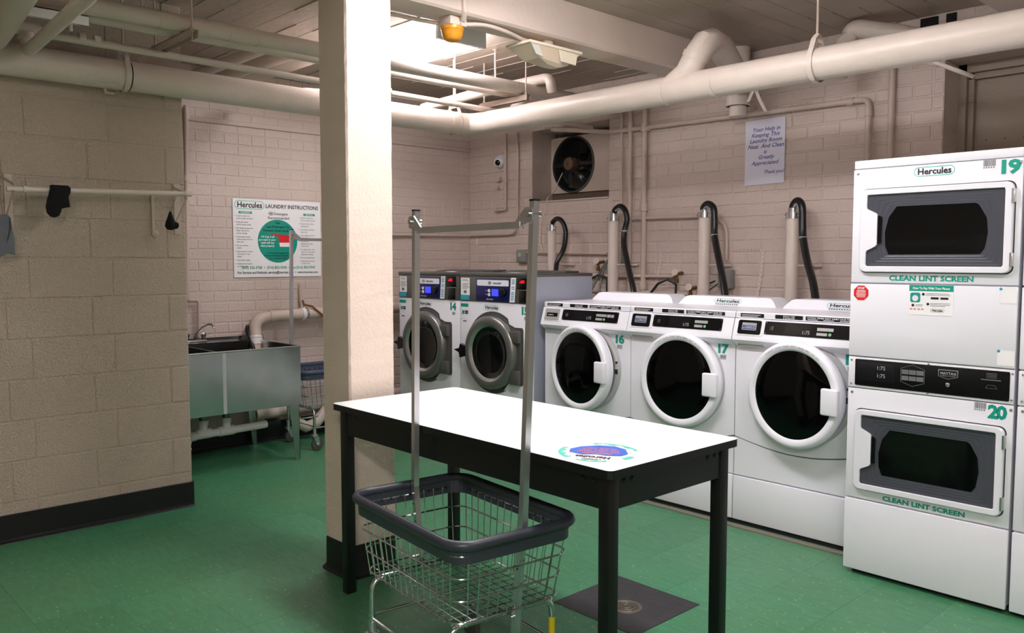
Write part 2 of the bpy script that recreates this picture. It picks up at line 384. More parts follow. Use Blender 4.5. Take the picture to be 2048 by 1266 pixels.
# ------------------------------------------------------------------ ceiling: board-marked concrete, beams, column
ceiling = struct('ceiling', MB().box(B-0.3, XE, YN, W+0.5, CEIL+0.012, CEIL+0.2), 'ceiling_paint')
BX0, BX1, BZ = -3.47, -3.265, 2.675
def board(length, width, k):
    b = MB(); g = 0.0015; h = random.uniform(0, 0.004); n = 8; vs = []; fs = []
    for i in range(n+1):
        x = length*i/n
        vs += [(x, g, 0.02), (x, g, h), (x, width-g, h+random.uniform(-.0015, .0015)), (x, width-g, 0.02)]
    for i in range(n):
        for j in range(3): fs.append((4*i+j, 4*i+j+1, 4*(i+1)+j+1, 4*(i+1)+j))
    b.add(vs, fs)
    # broken fin of leaked cement along the joint
    x = 0.0
    while x < length-0.1:
        l = random.uniform(0.1, 0.6)
        if random.random() < 0.6:
            e = min(x+l, length); t = random.uniform(0.001, 0.0025)
            b.add([(x, -t, 0.01), (e, -t, 0.01), (e, t, 0.01), (x, t, 0.01), (x+.02, 0, -0.004), (e-.02, 0, -0.004)], [(0, 1, 5, 4), (3, 4, 5, 2), (0, 4, 3), (1, 2, 5)])
        x += l+random.uniform(0.02, 0.3)
    me = bpy.data.meshes.new('board'); me.from_pydata(b.v, [], b.f); me.materials.append(M['ceiling_paint']); return me
far = [board(BX0-B, 0.152, k) for k in range(6)]; near = [board(W-YN, 0.152, k) for k in range(6)]
y = YN
while y < W:
    o = bpy.data.objects.new('board', random.choice(far)); C.objects.link(o); o.parent = ceiling; o.location = (B, y, CEIL-0.002); y += 0.152
x = BX1
while x < XE-0.01:
    o = bpy.data.objects.new('board', random.choice(near)); C.objects.link(o); o.parent = ceiling; o.rotation_euler = (0, 0, PI/2); o.location = (x+0.152, YN, CEIL-0.002); x += 0.152
def beam(name, x0, x1, m='beam_paint'):
    mb = MB(); n = 40; c = 0.012; prof = lambda j: [(x0, CEIL+0.01), (x0, BZ+c+j), (x0+c, BZ+j), (x1-c, BZ-j), (x1, BZ+c-j), (x1, CEIL+0.01)]
    vs = []; fs = []
    for i in range(n+1):
        yy = YN+(W-YN)*i/n; j = random.uniform(-0.0015, 0.0015)
        vs += [(a, yy, b) for a, b in prof(j)]
    for i in range(n):
        for k in range(5): fs.append((6*i+k, 6*i+k+1, 6*(i+1)+k+1, 6*(i+1)+k))
    mb.add(vs, fs); return struct(name, mb, m)
beam('ceiling_beam', BX0, BX1); beam('ceiling_beam', -1.45, -1.24)
# cross beam in the far bay behind the pipes
struct('ceiling_beam', MB().box(B, XL-0.25, 2.83, 3.0, CEIL-0.1, CEIL+0.01, 0.006), 'beam_paint')
# concrete column with chamfered, slightly wavy arrises
CX0, CX1, CY0, CY1 = -3.44, -3.21, 2.01, 2.255
mb = MB(); n = 90; vs = []; fs = []
for i in range(n+1):
    z = CEIL*i/n; j = lambda: random.uniform(-0.0009, 0.0009)
    c = 0.008
    ring = [(CX0+c, CY0), (CX1-c, CY0), (CX1, CY0+c), (CX1, CY1-c), (CX1-c, CY1), (CX0+c, CY1), (CX0, CY1-c), (CX0, CY0+c)]
    vs += [(a+j(), b+j(), z) for a, b in ring]
for i in range(n):
    for k in range(8): fs.append((8*i+k, 8*i+(k+1) % 8, 8*(i+1)+(k+1) % 8, 8*(i+1)+k))
mb.add(vs, fs); column = struct('column', mb, 'painted_concrete')
mb = MB()
ringpts = lambda e, r: [((CX0+CX1)/2+a, (CY0+CY1)/2+b) for a, b in rrect(CX1-CX0+2*e, CY1-CY0+2*e, r, 4)]
lv = [(0.0, 0.028), (0.004, 0.027), (0.012, 0.014), (0.028, 0.009), (0.148, 0.008), (0.152, 0.002)]
vs = []; fs = []; nr = 20
for z, e in lv: vs += [(a, b, z) for a, b in ringpts(e, 0.03+e)]
nn = len(ringpts(0.01, 0.04))
for i in range(len(lv)-1):
    for k in range(nn): fs.append((nn*i+k, nn*i+(k+1) % nn, nn*(i+1)+(k+1) % nn, nn*(i+1)+k))
mb.add(vs, fs, True); struct('baseboard_column', mb, 'black_rubber')
# recess with boarded door at the right
mb = MB().box(DX0+0.07, DX1, W+0.30, W+0.34, 0, DZ1-0.07)
d1 = struct('door_1', mb, 'door_panel')
fr = MB().box(DX0, DX0+0.045, W+0.22, W+0.34, 0, DZ1).box(DX0+0.045, DX0+0.075, W+0.26, W+0.34, 0, DZ1-0.04).box(DX0, DX1, W+0.22, W+0.34, DZ1-0.05, DZ1).box(DX0+0.045, DX1, W+0.26, W+0.34, DZ1-0.085, DZ1-0.05)
build('door_frame', fr, 'door_panel', d1)
dt = MB()
for k in range(7): dt.lathe((DX0+0.14+0.1*k, W+0.3, 2.17), (0, -1, 0), [(0.004, 0), (0.003, 0.002), (0.0001, 0.0025)], 6)
build('nail_row', dt, 'seam_dark', d1)
# kerb strip in front of the washers
struct('trim_1', MB().box(-6.1, -1.76, 3.93, 3.975, 0, 0.006), 'kerb_grey')
struct('trim_2', MB().box(-6.1, -1.0, 4.0, 4.75, 0.0, 0.018), 'seam_dark')
# ------------------------------------------------------------------ front-load washers on pedestals (16, 17, 18)
def P(name, mb, m, par, label=None): return build(name, mb, m, par, world=False, label=label)
UX, UZ = (1, 0, 0), (0, 0, 1)
def barcode(mb, x, z, w, h, y):
    rnd = random.Random(3); q = x
    while q < x+w-0.001:
        t = rnd.choice((0.0012, 0.002, 0.003)); mb.quad((q, y, z), (t, 0, 0), (0, 0, h)); q += t+rnd.choice((0.0012, 0.002))
    for k in range(5): mb.quad((x+k*w/5, y, z-h*0.28), (w/8, 0, 0), (0, 0, h*0.16))
def washer(x0, yf, wd, num, label, ajar, emblem, hood_logo):
    t = thing('washing_machine', label, 'washing machine', (x0, yf, 0), 0, 'front-loading washers with black door glass')
    w = wd-0.006; a = 0.003
    # arc seam between cabinet and pedestal
    arc = [(a+w*i/16, 0.486-0.052*math.sin(PI*i/16)) for i in range(17)]
    P('cabinet', MB().box(a, a+w, 0.012, 0.66, 0.49, 1.15, 0.004), 'white_enamel', t)
    fp = [(x, 0, z+0.003) for x, z in arc]+[(a+w, 0, 1.02), (a, 0, 1.02)]
    P('front_panel', MB().prism(fp, (0, 0.02, 0)), 'white_enamel', t)
    pd = MB().box(a, a+w, 0.012, 0.66, 0.02, 0.43); pd.prism([(a, -0.001, 0.275), (a+w, -0.001, 0.275)]+[(x, -0.001, z-0.003) for x, z in arc[::-1]], (0, 0.02, 0))
    P('pedestal', pd, 'white_enamel', t)
    P('drawer_front', MB().box(a, a+w, -0.012, 0.014, 0.025, 0.268, 0.006), 'white_enamel', t)
    P('plinth', MB().box(a+0.01, a+w-0.01, 0.015, 0.6, 0.0, 0.021), 'black_rubber', t)
    # console: slanted fascia
    prof = [(0.004, 0.985), (-0.010, 0.992), (-0.038, 1.012), (-0.046, 1.022), (-0.044, 1.034), (-0.014, 1.136), (-0.006, 1.141), (-0.006, 1.166), (0.0, 1.172), (0.66, 1.172), (0.66, 1.12), (0.03, 0.985)]
    c = P('console', MB().prism([(a, y, z) for y, z in prof][::-1], (w, 0, 0)), 'white_plastic', t)
    P('groove', MB().box(a, a+w, -0.0128, 0.0, 1.1365, 1.1395), 'seam_dark', t)
    # fascia frame
    su = Vector((1, 0, 0)); sv = Vector((0, 0.030, 0.102)).normalized(); sn = Vector((0, -0.102, 0.030)).normalized()
    fo = Vector((a, -0.044, 1.034))
    def on(x, h): return fo+su*x+sv*h+sn*0.0015
    def slab(mb, x0_, x1_, h0, h1, lift=0.001, r=0.006):
        pts = [on((x0_+x1_)/2+p, (h0+h1)/2+q)+sn*lift for p, q in rrect(x1_-x0_, h1-h0, r, 3)]
        return mb.prism(pts, -sn*(lift+0.002))
    d = P('display_panel', slab(MB(), 0.185, 0.655, 0.028, 0.098), 'black_gloss', t)
    P('display_window', slab(MB(), 0.30, 0.445, 0.034, 0.092, 0.0016), 'display_dark', d)
    x = MB(); text_mb(x, '1:75', on(0.395, 0.042)+sn*0.002, su, sv, 0.026); P('digits', x, 'led_dim', d)
    x = MB()
    for (p, q, pw, ph) in ((0.475, 0.064, 0.085, 0.016), (0.475, 0.040, 0.055, 0.014)): x.prism([on(p+e, q+f)+sn*0.0016 for e, f in ((0, 0), (pw, 0), (pw, ph), (0, ph))], -sn*0.002)
    if emblem == 'grey':
        for (p, q, pw, ph) in ((0.565, 0.062, 0.03, 0.018), (0.598, 0.062, 0.022, 0.018)): x.prism([on(p+e, q+f)+sn*0.0016 for e, f in ((0, 0), (pw, 0), (pw, ph), (0, ph))], -sn*0.002)
    P('button', x, 'silver_label', d)
    P('start_button', MB().lathe(on(0.545, 0.047)+sn*0.0016, sn, [(0.0085, 0), (0.007, 0.002), (0.0001, 0.0022)], 14), 'led_green', d)
    x = MB()
    for p, q in ((0.193, 0.035), (0.193, 0.091), (0.647, 0.035), (0.647, 0.091)): x.lathe(on(p, q)+sn*0.001, sn, [(0.004, 0), (0.003, 0.0015), (0.0001, 0.002)], 8)
    x.prism([on(0.215+e, 0.052+f)+sn*0.001 for e, f in ((0, 0), (0.02, 0), (0.02, 0.022), (0, 0.022))], -sn*0.001)
    P('screw', x, 'steel_dull', d)
    # maker's plate at the left
    P('plate_frame', slab(MB(), 0.012, 0.178, 0.015, 0.108, 0.0015, 0.012), 'white_plastic', t)
    if emblem == 'grey':
        e = P('name_plate', slab(MB(), 0.03, 0.16, 0.022, 0.098, 0.004, 0.006), 'silver_label', t)
        x = slab(MB(), 0.048, 0.145, 0.044, 0.070, 0.0046, 0.003); P('name_bar', x, 'black_gloss', e)
        x = MB(); text_mb(x, 'COMMERCIAL', on(0.06, 0.052)+sn*0.0052, su, sv, 0.010, fit=0.05); P('lettering', x, 'white_ink', e)
    else:
        e = P('name_plate', slab(MB(), 0.028, 0.165, 0.022, 0.098, 0.004, 0.010), 'black_gloss', t)
        P('badge', slab(MB(), 0.052, 0.138, 0.044, 0.084, 0.0048, 0.004), 'silver_label', e)
        x = MB(); text_mb(x, 'MAYTAG', on(0.056, 0.057)+sn*0.0066, su, sv, 0.020, fit=0.078, bold=0.03); x.prism([on(0.056+f, 0.048+g)+sn*0.0066 for f, g in ((0, 0), (0.078, 0), (0.078, 0.005), (0, 0.005))], -sn*0.001)
        P('lettering', x, 'blue_ink', e)
    P('drawer_pull', MB().prism([(0.03+p, -0.014, 1.003+q) for p, q in rrect(0.30*0.5, 0.03, 0.012, 4)] if False else [(0.10+p, -0.020, 0.998+q) for p, q in rrect(0.15, 0.026, 0.011, 4)], (0, 0.02, 0)), 'silver_label', t)
    P('pull_slot', MB().box(0.045, 0.155, -0.024, -0.018, 1.004, 1.009), 'seam_dark', t)
    # strips of notice tape on the lip
    s1 = MB(); s2 = MB()
    for (p, q, s) in ((0.03, 0.17, ''), (0.235, 0.39, 'DISPLAY TIME'), (0.405, 0.66, 'CYCLE TIMES MAY VARY DUE TO')):
        s1.quad((p, -0.0066, 1.144), (q-p, 0, 0), (0, 0, 0.021))
        if s == '':
            for k in range(2): s2.quad((p+0.008, -0.0072, 1.1555-0.008*k), ((q-p)*(0.8-0.1*k), 0, 0), (0, 0, 0.0028))
        elif s[0] == 'D':
            text_mb(s2, s, (p+0.045, -0.0072, 1.1555), UX, UZ, 0.008, fit=0.065, bold=0.02); text_mb(s2, 'IS ESTIMATED', (p+0.045, -0.0072, 1.1465), UX, UZ, 0.008, fit=0.065, bold=0.02)
        else:
            text_mb(s2, s, (p+0.008, -0.0072, 1.1545), UX, UZ, 0.0095, fit=(q-p)*0.9, bold=0.03)
            for k in range(3): s2.quad((p+0.01+0.085*k, -0.0072, 1.1475), (0.055, 0, 0), (0, 0, 0.003))
    n = P('notice_strip', s1, 'black_ink', t); P('lettering', s2, 'white_ink', n)
    # round-fronted hood along the back of the top
    hp = [(0.030, 1.172), (0.052, 1.200), (0.072, 1.219), (0.095, 1.226), (w-0.075, 1.226), (w-0.050, 1.220), (w-0.028, 1.202), (w-0.006, 1.172)]
    hd = MB(); nh = len(hp); yy = lambda z: 0.440+(z-1.172)*0.5
    vs = [(p, yy(q), q) for p, q in hp]+[(p, 0.62, q) for p, q in hp]
    hd.add(vs, [tuple(range(nh))[::-1], tuple(range(nh, 2*nh))]+[(i, (i+1) % nh, nh+(i+1) % nh, nh+i) for i in range(nh)]); P('hood', hd, 'white_plastic', t)
    if hood_logo:
        logo((0.385, 0.4530, 1.200), UX, Vector((0, 0.5, 1)).normalized(), Vector((0, -1, 0.5)).normalized(), 0.19, 0.030, t, False)
        x = MB()
        for k in range(11): x.quad((0.305+0.0145*k, 0.4405, 1.177), (0.010, 0, 0), (0, 0.003, 0.006))
        P('small_print', x, 'grey_ink', t)
    # door: body well, then the ring hinged on its left side
    cx, cz, R = 0.392, 0.767, 0.274
    wl = MB().lathe((cx, -0.001, cz), (0, -1, 0), [(R-0.002, 0), (R-0.006, 0.012), (R-0.016, 0.028), (R-0.028, 0.03), (R-0.036, 0.0), (0.0001, 0.0)], 64)
    P('door_well', wl, 'silver_label', t)
    P('latch_slot', MB().box(cx+R-0.030, cx+R-0.012, -0.031, -0.01, cz-0.02, cz+0.01), 'seam_dark', t); P('latch_hole', MB().box(cx+R-0.026, cx+R-0.016, -0.031, -0.01, cz+0.045, cz+0.058), 'seam_dark', t)
    dr = bpy.data.objects.new('door', None)
    dm = MB().lathe((R, 0, 0), (0, -1, 0), [(R-0.07, -0.03), (R-0.02, -0.03), (R-0.004, -0.012), (R, 0.004), (R-0.002, 0.026), (R-0.010, 0.038), (R-0.020, 0.041), (R-0.038, 0.039), (R-0.048, 0.030)], 72)
    dm.lathe((R, 0, 0), (0, -1, 0), [(R-0.012, -0.030), (R-0.014, -0.02)], 72)
    door = P('door', dm, 'white_plastic', t)
    bpy.data.objects.remove(dr)
    door.location = (cx-R+0.0, -0.030, cz); door.rotation_euler = (0, 0, -math.radians(ajar))
    P('door_glass', MB().lathe((R, 0, 0), (0, -1, 0), [(R-0.045, 0.028), (R-0.062, 0.033), (R-0.12, 0.038), (0.0001, 0.041)], 72), 'glass_black', door)
    # handle block
    hb = MB().box(2*R-0.098, 2*R-0.006, -0.058, -0.028, -0.072, 0.060, 0.009, 3)
    P('handle', hb, 'white_plastic', door)
    # arc lettering
    x = MB(); s = 'PLEASE LEAVE DOOR OPEN WHEN NOT IN USE'; rr = R-0.027
    for k, ch in enumerate(s):
        if ch == ' ': continue
        th = math.radians(128-76*k/(len(s)-1)); ct, st = math.cos(th), math.sin(th)
        text_mb(x, ch, (R+rr*ct, -0.0420, rr*st-0.003), (st, 0, -ct), (ct, 0, st), 0.012, 'CENTER')
    P('arc_lettering', x, 'grey_ink', door)
    x = MB().box(cx-R-0.022, cx-R+0.004, -0.03, -0.002, cz-0.075, cz+0.075, 0.005); P('hinge', x, 'white_plastic', t)
    # number and bar code
    x = MB(); text_mb(x, num, (0.603, -0.0012, 0.938), UX, UZ, 0.072, fit=0.07, bold=0.045); P('number', x, 'teal_ink', t)
    x = MB(); barcode(x, 0.628, 0.907, 0.042, 0.020, -0.0012); P('bar_code', x, 'grey_ink', t)
    return t
washer(-3.944, 4.0, 0.737, '16', 'white front-load washer numbered 16, silver maker plate, door slightly ajar', 7, 'grey', False)
washer(-3.207, 4.0, 0.728, '17', 'white front-load washer numbered 17 with its round black door shut', 0, 'b', True)
washer(-2.479, 4.0, 0.728, '18', 'white front-load washer numbered 18, half behind the dryer tower', 7, 'b', True)
# ------------------------------------------------------------------ grey-topped hard-mount washers (14, 15)
def big_washer(x0, num, label):
    t = thing('washing_machine', label, 'washing machine', (x0, 3.94, 0), 0, 'washers with grey ring doors and blue control panels')
    w = 0.762
    P('cabinet', MB().box(0.002, w-0.002, 0.012, 0.60, 0.02, 1.336), 'grey_enamel', t)
    P('plinth', MB().box(0.02, w-0.02, 0.02, 0.58, 0, 0.02), 'black_rubber', t)
    P('front_panel', MB().box(0.001, w-0.001, 0, 0.015, 0.06, 1.150, 0.003), 'white_enamel', t)
    P('lid', MB().box(-0.001, w+0.001, -0.008, 0.605, 1.334, 1.356, 0.004).box(0.06, w-0.1, 0.42, 0.57, 1.356, 1.372, 0.005), 'steel_dull', t)
    P('control_fascia', MB().box(0.002, w-0.002, -0.004, 0.014, 1.154, 1.334, 0.002), 'panel_grey', t)
    y = -0.0046
    def q(mb, x0_, x1_, z0, z1, yy=y): return mb.quad((x0_, yy, z0), (x1_-x0_, 0, 0), (0, 0, z1-z0))
    c = P('control_panel', MB().box(0.184, 0.54, -0.0075, -0.002, 1.160, 1.317, 0.001), 'navy_panel', t)
    P('name_strip', MB().prism([(0.364+p, -0.0085, 1.288+r) for p, r in rrect(0.335, 0.042, 0.008, 3)], (0, 0.003, 0)), 'white_plastic', c)
    x = MB(); text_mb(x, 'wascomat', (0.37, -0.0092, 1.281), UX, UZ, 0.022, fit=0.085, bold=0.02)
    ringface(x, rrect(0.036, 0.02, 0.009), rrect(0.03, 0.014, 0.0069), (0.335, -0.0092, 1.288), UX, UZ); x.quad((0.328, -0.0092, 1.284), (0.014, 0, 0), (0, 0, 0.008))
    P('lettering', x, 'black_ink', c)
    P('screen', q(MB(), 0.355, 0.425, 1.196, 1.245, -0.0084), 'screen_blue', c)
    P('knob', MB().lathe((0.482, -0.007, 1.226), (0, -1, 0), [(0.033, 0), (0.031, 0.012), (0.024, 0.014), (0.022, 0.022), (0.0001, 0.023)], 24), 'black_gloss', c)
    b = MB()
    for zz in (1.205, 1.233): b.prism([(0.328+p, -0.010, zz+r) for p, r in rrect(0.022, 0.022, 0.005, 3)], (0, 0.003, 0))
    P('button', b, 'white_plastic', c)
    x = MB(); text_mb(x, 'SELECT', (0.288, -0.0084, 1.23), UX, UZ, 0.009, fit=0.026); text_mb(x, 'START', (0.288, -0.0084, 1.203), UX, UZ, 0.009, fit=0.024); text_mb(x, 'Multi Drive', (0.30, -0.0084, 1.168), UX, UZ, 0.013, fit=0.07); P('small_print', x, 'white_ink', c)
    # instruction stickers
    s = P('sticker', q(MB(), 0.012, 0.112, 1.195, 1.320, -0.0052), 'poster_white', t)
    x = MB()
    for k in range(7): x.quad((0.028, -0.0058, 1.306-0.009*k-(0.012 if k > 1 else 0)), (0.06+0.01*((k*7) % 3), 0, 0), (0, 0, 0.003))
    x.quad((0.045, -0.0058, 1.208), (0.032, 0, 0), (0, 0, 0.020)); P('small_print', x, 'grey_ink', s)
    x = q(MB(), 0.006, 0.108, 1.158, 1.195, -0.0052); s2 = P('sticker_band', x, 'sky_ink', t)
    x = MB()
    for k in range(3): x.quad((0.018, -0.0058, 1.166+0.009*k), (0.075, 0, 0), (0, 0, 0.003))
    P('small_print', x, 'teal_light', s2)
    s = P('sticker', MB().add([(0.540, -0.0086, 1.158), (0.592, -0.0086, 1.158), (0.607, -0.0086, 1.328), (0.556, -0.0086, 1.328)], [(0, 1, 2, 3)]), 'poster_white', t)
    x = MB()
    for k in range(12):
        if k in (3, 6): continue
        x.quad((0.552+0.0009*(12-k)*0+0.0012*(11-k), -0.0092, 1.310-0.0125*k), (0.030, 0, 0), (0, 0, 0.006))
    P('small_print', x, 'sky_ink', s)
    # coin / card meter
    m = P('card_reader', MB().box(0.618, 0.728, -0.014, 0.0, 1.250, 1.328, 0.003), 'black_gloss', t)
    x = MB(); text_mb(x, '-.875', (0.645, -0.0146, 1.292), UX, UZ, 0.026, fit=0.05, bold=0.02); P('led_digits', x, 'led_red', m)
    P('coin_chute', MB().box(0.635, 0.718, -0.010, 0.0, 1.158, 1.245, 0.002), 'black_gloss', t); P('slot_line', MB().box(0.625, 0.735, -0.012, -0.005, 1.243, 1.247), 'zinc', t)
    # white front: logo, number, labels
    logo((0.345, -0.0005, 1.114), UX, UZ, (0, -1, 0), 0.165, 0.036, t, False)
    x = MB(); text_mb(x, num, (0.640, -0.0012, 1.078), UX, UZ, 0.074, fit=0.07, bold=0.045); P('number', x, 'teal_ink', t)
    x = MB(); barcode(x, 0.678, 1.045, 0.034, 0.018, -0.0012); P('bar_code', x, 'grey_ink', t)
    P('label_plate', MB().quad((0.006, -0.0012, 1.108), (0.085, 0, 0), (0, 0, 0.024)), 'teal_ink', t)
    x = MB(); x.quad((0.02, -0.0012, 1.055), (0.026, 0, 0), (0, 0, 0.026)); P('app_tile', x, 'teal_ink', t)
    x = MB(); x.quad((0.052, -0.0012, 1.070), (0.035, 0, 0), (0, 0, 0.010)); x.quad((0.052, -0.0012, 1.056), (0.035, 0, 0), (0, 0, 0.010))
    for k in range(3): x.quad((0.012, -0.0012, 1.086-0.035*k), (0.006, 0, 0), (0, 0, 0.006))
    x.quad((0.030, -0.0012, 1.000), (0.042, 0, 0), (0, 0, 0.006)); P('small_print', x, 'black_ink', t)
    # door: moulded bezel with squared hinge side, ring, bowl glass
    cx, cz = 0.362, 0.795
    def outline(r, ex, zt, zb):
        pts = [(cx+r*math.cos(math.radians(d)), cz+r*math.sin(math.radians(d))) for d in range(58, 303, 5)]
        pts += [(0.47, cz-r*0.90), (0.53, zb+0.012), (0.60, zb), (ex-0.01, zb), (ex, zb+0.015), (ex, zt-0.015), (ex-0.012, zt), (0.59, zt), (0.53, zt+0.020)]
        return pts
    bz = MB(); o1 = outline(0.292, 0.672, 0.985, 0.585); o2 = outline(0.272, 0.655, 0.968, 0.60)
    bz.prism([(p, 0, q) for p, q in o1], (0, -0.004, 0)); bz.prism([(p, -0.004, q) for p, q in o2], (0, -0.012, 0), True)
    P('door_bezel', bz, 'bezel_grey', t)
    rg = MB().lathe((cx, -0.012, cz), (0, -1, 0), [(0.262, 0), (0.260, 0.030), (0.248, 0.044), (0.232, 0.049), (0.205, 0.046)], 72)
    door = P('door', rg, 'ring_grey', t)
    P('inner_ring', MB().lathe((cx, -0.012, cz), (0, -1, 0), [(0.206, 0.0462), (0.196, 0.040), (0.184, 0.028)], 72), 'ring_light', door)
    P('door_glass', MB().lathe((cx, -0.012, cz), (0, -1, 0), [(0.186, 0.029), (0.176, 0.024), (0.152, 0.012), (0.138, 0.009), (0.0001, 0.007)], 72), 'glass_smoke', door)
    gl = MB()
    for rr, hh in ((0.158, 0.013), (0.146, 0.010)): gl.tube([(cx-0.01+rr*math.cos(2*PI*k/48), -0.012-hh-0.003, cz-0.01+rr*math.sin(2*PI*k/48)) for k in range(48)], 0.0016, 6, closed=True)
    P('glass_rim', gl, 'bezel_grey', door)
    hk = MB().prism([(0.062, -0.03, cz+0.045), (0.050, -0.03, cz+0.012), (-0.010, -0.03, cz-0.002), (0.048, -0.03, cz-0.020), (0.058, -0.03, cz-0.058), (0.125, -0.03, cz-0.04), (0.125, -0.03, cz+0.03)][::-1], (0, -0.03, 0))
    P('handle', hk, 'black_gloss', door)
    P('hinge', MB().box(0.570, 0.662, -0.044, -0.014, 0.880, 0.962, 0.006), 'bezel_grey', t); P('hinge', MB().box(0.570, 0.662, -0.044, -0.014, 0.592, 0.690, 0.006), 'bezel_grey', t)
    # dispenser caps and hose stub on the lid
    P('dispenser_lid', MB().lathe((0.33, 0.30, 1.352), (0, 0, 1), [(0.15, 0), (0.145, 0.010), (0.08, 0.022), (0.0001, 0.026)], 24).lathe((0.50, 0.32, 1.352), (0, 0, 1), [(0.11, 0), (0.10, 0.010), (0.05, 0.020), (0.0001, 0.022)], 24), 'steel_dull', t)
    return t
big_washer(-5.535, '14', 'grey-topped washer numbered 14, partly hidden by the concrete column')
big_washer(-4.762, '15', 'grey-topped washer numbered 15 with blue panel, left of washer 16')
# ------------------------------------------------------------------ stacked dryer tower (19 over 20) and its neighbour
def tower(x0, first):
    if first: t = thing('dryer_tower', 'white stacked dryer pair numbered 19 above 20', 'dryer', (x0, 3.75, 0), 0, 'stacked dryer towers')
    else: t = thing('dryer_tower', 'white stacked dryer tower cut off by the right picture edge', 'dryer', (x0, 3.75, 0), 0, 'stacked dryer towers')
    w = 0.683
    P('cabinet', MB().box(0.004, w-0.004, 0.014, 0.76, 0.03, 1.885), 'white_enamel', t)
    P('plinth', MB().box(0.03, w-0.03, 0.03, 0.72, 0, 0.03), 'black_rubber', t)
    P('lower_panel', MB().box(0, w, -0.006, 0.014, 0.022, 0.352, 0.005), 'white_enamel', t)
    P('door_panel', MB().box(0, w, 0, 0.014, 0.358, 0.866, 0.004), 'white_enamel', t, label='lower door panel')
    P('control_housing', MB().box(0, w, -0.002, 0.014, 0.870, 1.010, 0.004), 'white_enamel', t)
    P('middle_panel', MB().box(0, w, -0.004, 0.014, 1.015, 1.344, 0.005), 'white_enamel', t)
    P('door_panel', MB().box(0, w, 0, 0.014, 1.350, 1.858, 0.004), 'white_enamel', t, label='upper door panel')
    P('top_cap', MB().box(0.002, w-0.002, 0.002, 0.77, 1.861, 1.898, 0.004), 'white_enamel', t)
    for zb, num in ((1.396, '19'), (0.404, '20')):
        ht = 0.371
        cxd, czd = 0.35, zb+ht/2
        # shadow gap then raised door with a cut-out pull on the left
        P('door_gap', MB().prism([(cxd+p, -0.0012, czd+q) for p, q in rrect(0.624, ht+0.004, 0.028, 5)], (0, 0.002, 0)), 'seam_dark', t)
        z0, z1 = zb+0.028, zb+ht-0.026
        x1 = 0.628; x0_ = 0.072
        cut = [(x0_, z0+0.004), (x0_+0.004, z0), (x1-0.004, z0), (x1, z0+0.004), (x1, z1-0.004), (x1-0.004, z1), (x0_+0.004, z1), (x0_, z1-0.004), (x0_, z1-0.058), (x0_+0.006, z1-0.068), (x0_+0.040, z1-0.080), (x0_+0.048, z1-0.088), (x0_+0.048, z0+0.094), (x0_+0.040, z0+0.086), (x0_+0.010, z0+0.076), (x0_, z0+0.064)]
        # frame face between outer rounded rect and cut: built radially
        def fan(poly, ndir):
            out = []
            for k in range(ndir):
                a = 2*PI*k/ndir; dx, dz = math.cos(a), math.sin(a); best = None
                for i in range(len(poly)):
                    p, q = poly[i], poly[(i+1) % len(poly)]
                    ex, ez = q[0]-p[0], q[1]-p[1]; den = dx*ez-dz*ex
                    if abs(den) < 1e-12: continue
                    tt = ((p[0]-cxd)*ez-(p[1]-czd)*ex)/den; ss = ((p[0]-cxd)*dz-(p[1]-czd)*dx)/den
                    if tt > 0 and -1e-6 <= ss <= 1+1e-6 and (best is None or tt > best): best = tt
                out.append((cxd+dx*best, czd+dz*best))
            return out
        ND = 240
        outer = [(cxd+p, czd+q) for p, q in rrect(0.616, ht-0.004, 0.026, 5)]
        fo_ = fan(outer, ND); fi_ = fan(cut, ND)
        mb = MB(); f = lambda L_, yy, sc_=1.0: [((cxd+(p-cxd)*sc_), yy, (czd+(q-czd)*sc_)) for p, q in L_]
        loops = [f(fo_, 0.0), f(fo_, -0.016), f(fo_, -0.020, 0.985), f(fi_, -0.020, 1.015), f(fi_, -0.0185), f(fi_, -0.008)]
        vs = [p for L_ in loops for p in L_]; fs = [(ND*i+k, ND*i+(k+1) % ND, ND*(i+1)+(k+1) % ND, ND*(i+1)+k) for i in range(5) for k in range(ND)]
        mb.add(vs, fs, False); door = P('door', mb, 'white_enamel', t)
        # stepped window surround converging on the dark pane
        pane = [(0.168, z0+0.052), (0.540, z0+0.052), (0.556, z0+0.075), (0.566, z0+0.14), (0.560, z0+0.20), (0.530, z0+0.253), (0.517, z0+0.262), (0.198, z0+0.262), (0.165, z0+0.215), (0.150, z0+0.150), (0.153, z0+0.09)]
        rect_ = [(x0_-0.004, z0-0.004), (x1+0.004, z0-0.004), (x1+0.004, z1+0.004), (x0_-0.004, z1+0.004)]
        A = fan(rect_, ND); Bp = fan(pane, ND); mb = MB(); NS = 9; vs = []; fs = []
        for i in range(NS+1):
            s = i/NS
            for yy in ((-0.011-0.0010*(i % 2)),):
                s2_ = s**0.8
                vs += [(a_[0]*(1-s2_)+b_[0]*s2_, yy+0.006*s, a_[1]*(1-s2_)+b_[1]*s2_) for a_, b_ in zip(A, Bp)]
        for i in range(NS): fs += [(ND*i+k, ND*i+(k+1) % ND, ND*(i+1)+(k+1) % ND, ND*(i+1)+k) for k in range(ND)]
        mb.add(vs, fs, False); P('window_surround', mb, 'window_grey', door)
        P('window_pane', MB().prism([(p, -0.0045, q) for p, q in Bp], (0, 0.001, 0)), 'glass_smoke', door)
        P('pull_recess', MB().prism([(x0_+0.049, -0.0145, z0+0.098), (x0_+0.066, -0.0145, z0+0.104), (x0_+0.066, -0.0145, z1-0.098), (x0_+0.049, -0.0145, z1-0.092)], (0, 0.004, 0)), 'black_gloss', door)
        for zz in (zb+0.030, zb+0.285): P('hinge', MB().box(0.652, 0.663, -0.024, 0.0, zz, zz+0.055, 0.002).cyl((0.6575, -0.026, zz), (0.6575, -0.026, zz+0.055), 0.0045, 10), 'chrome', t)
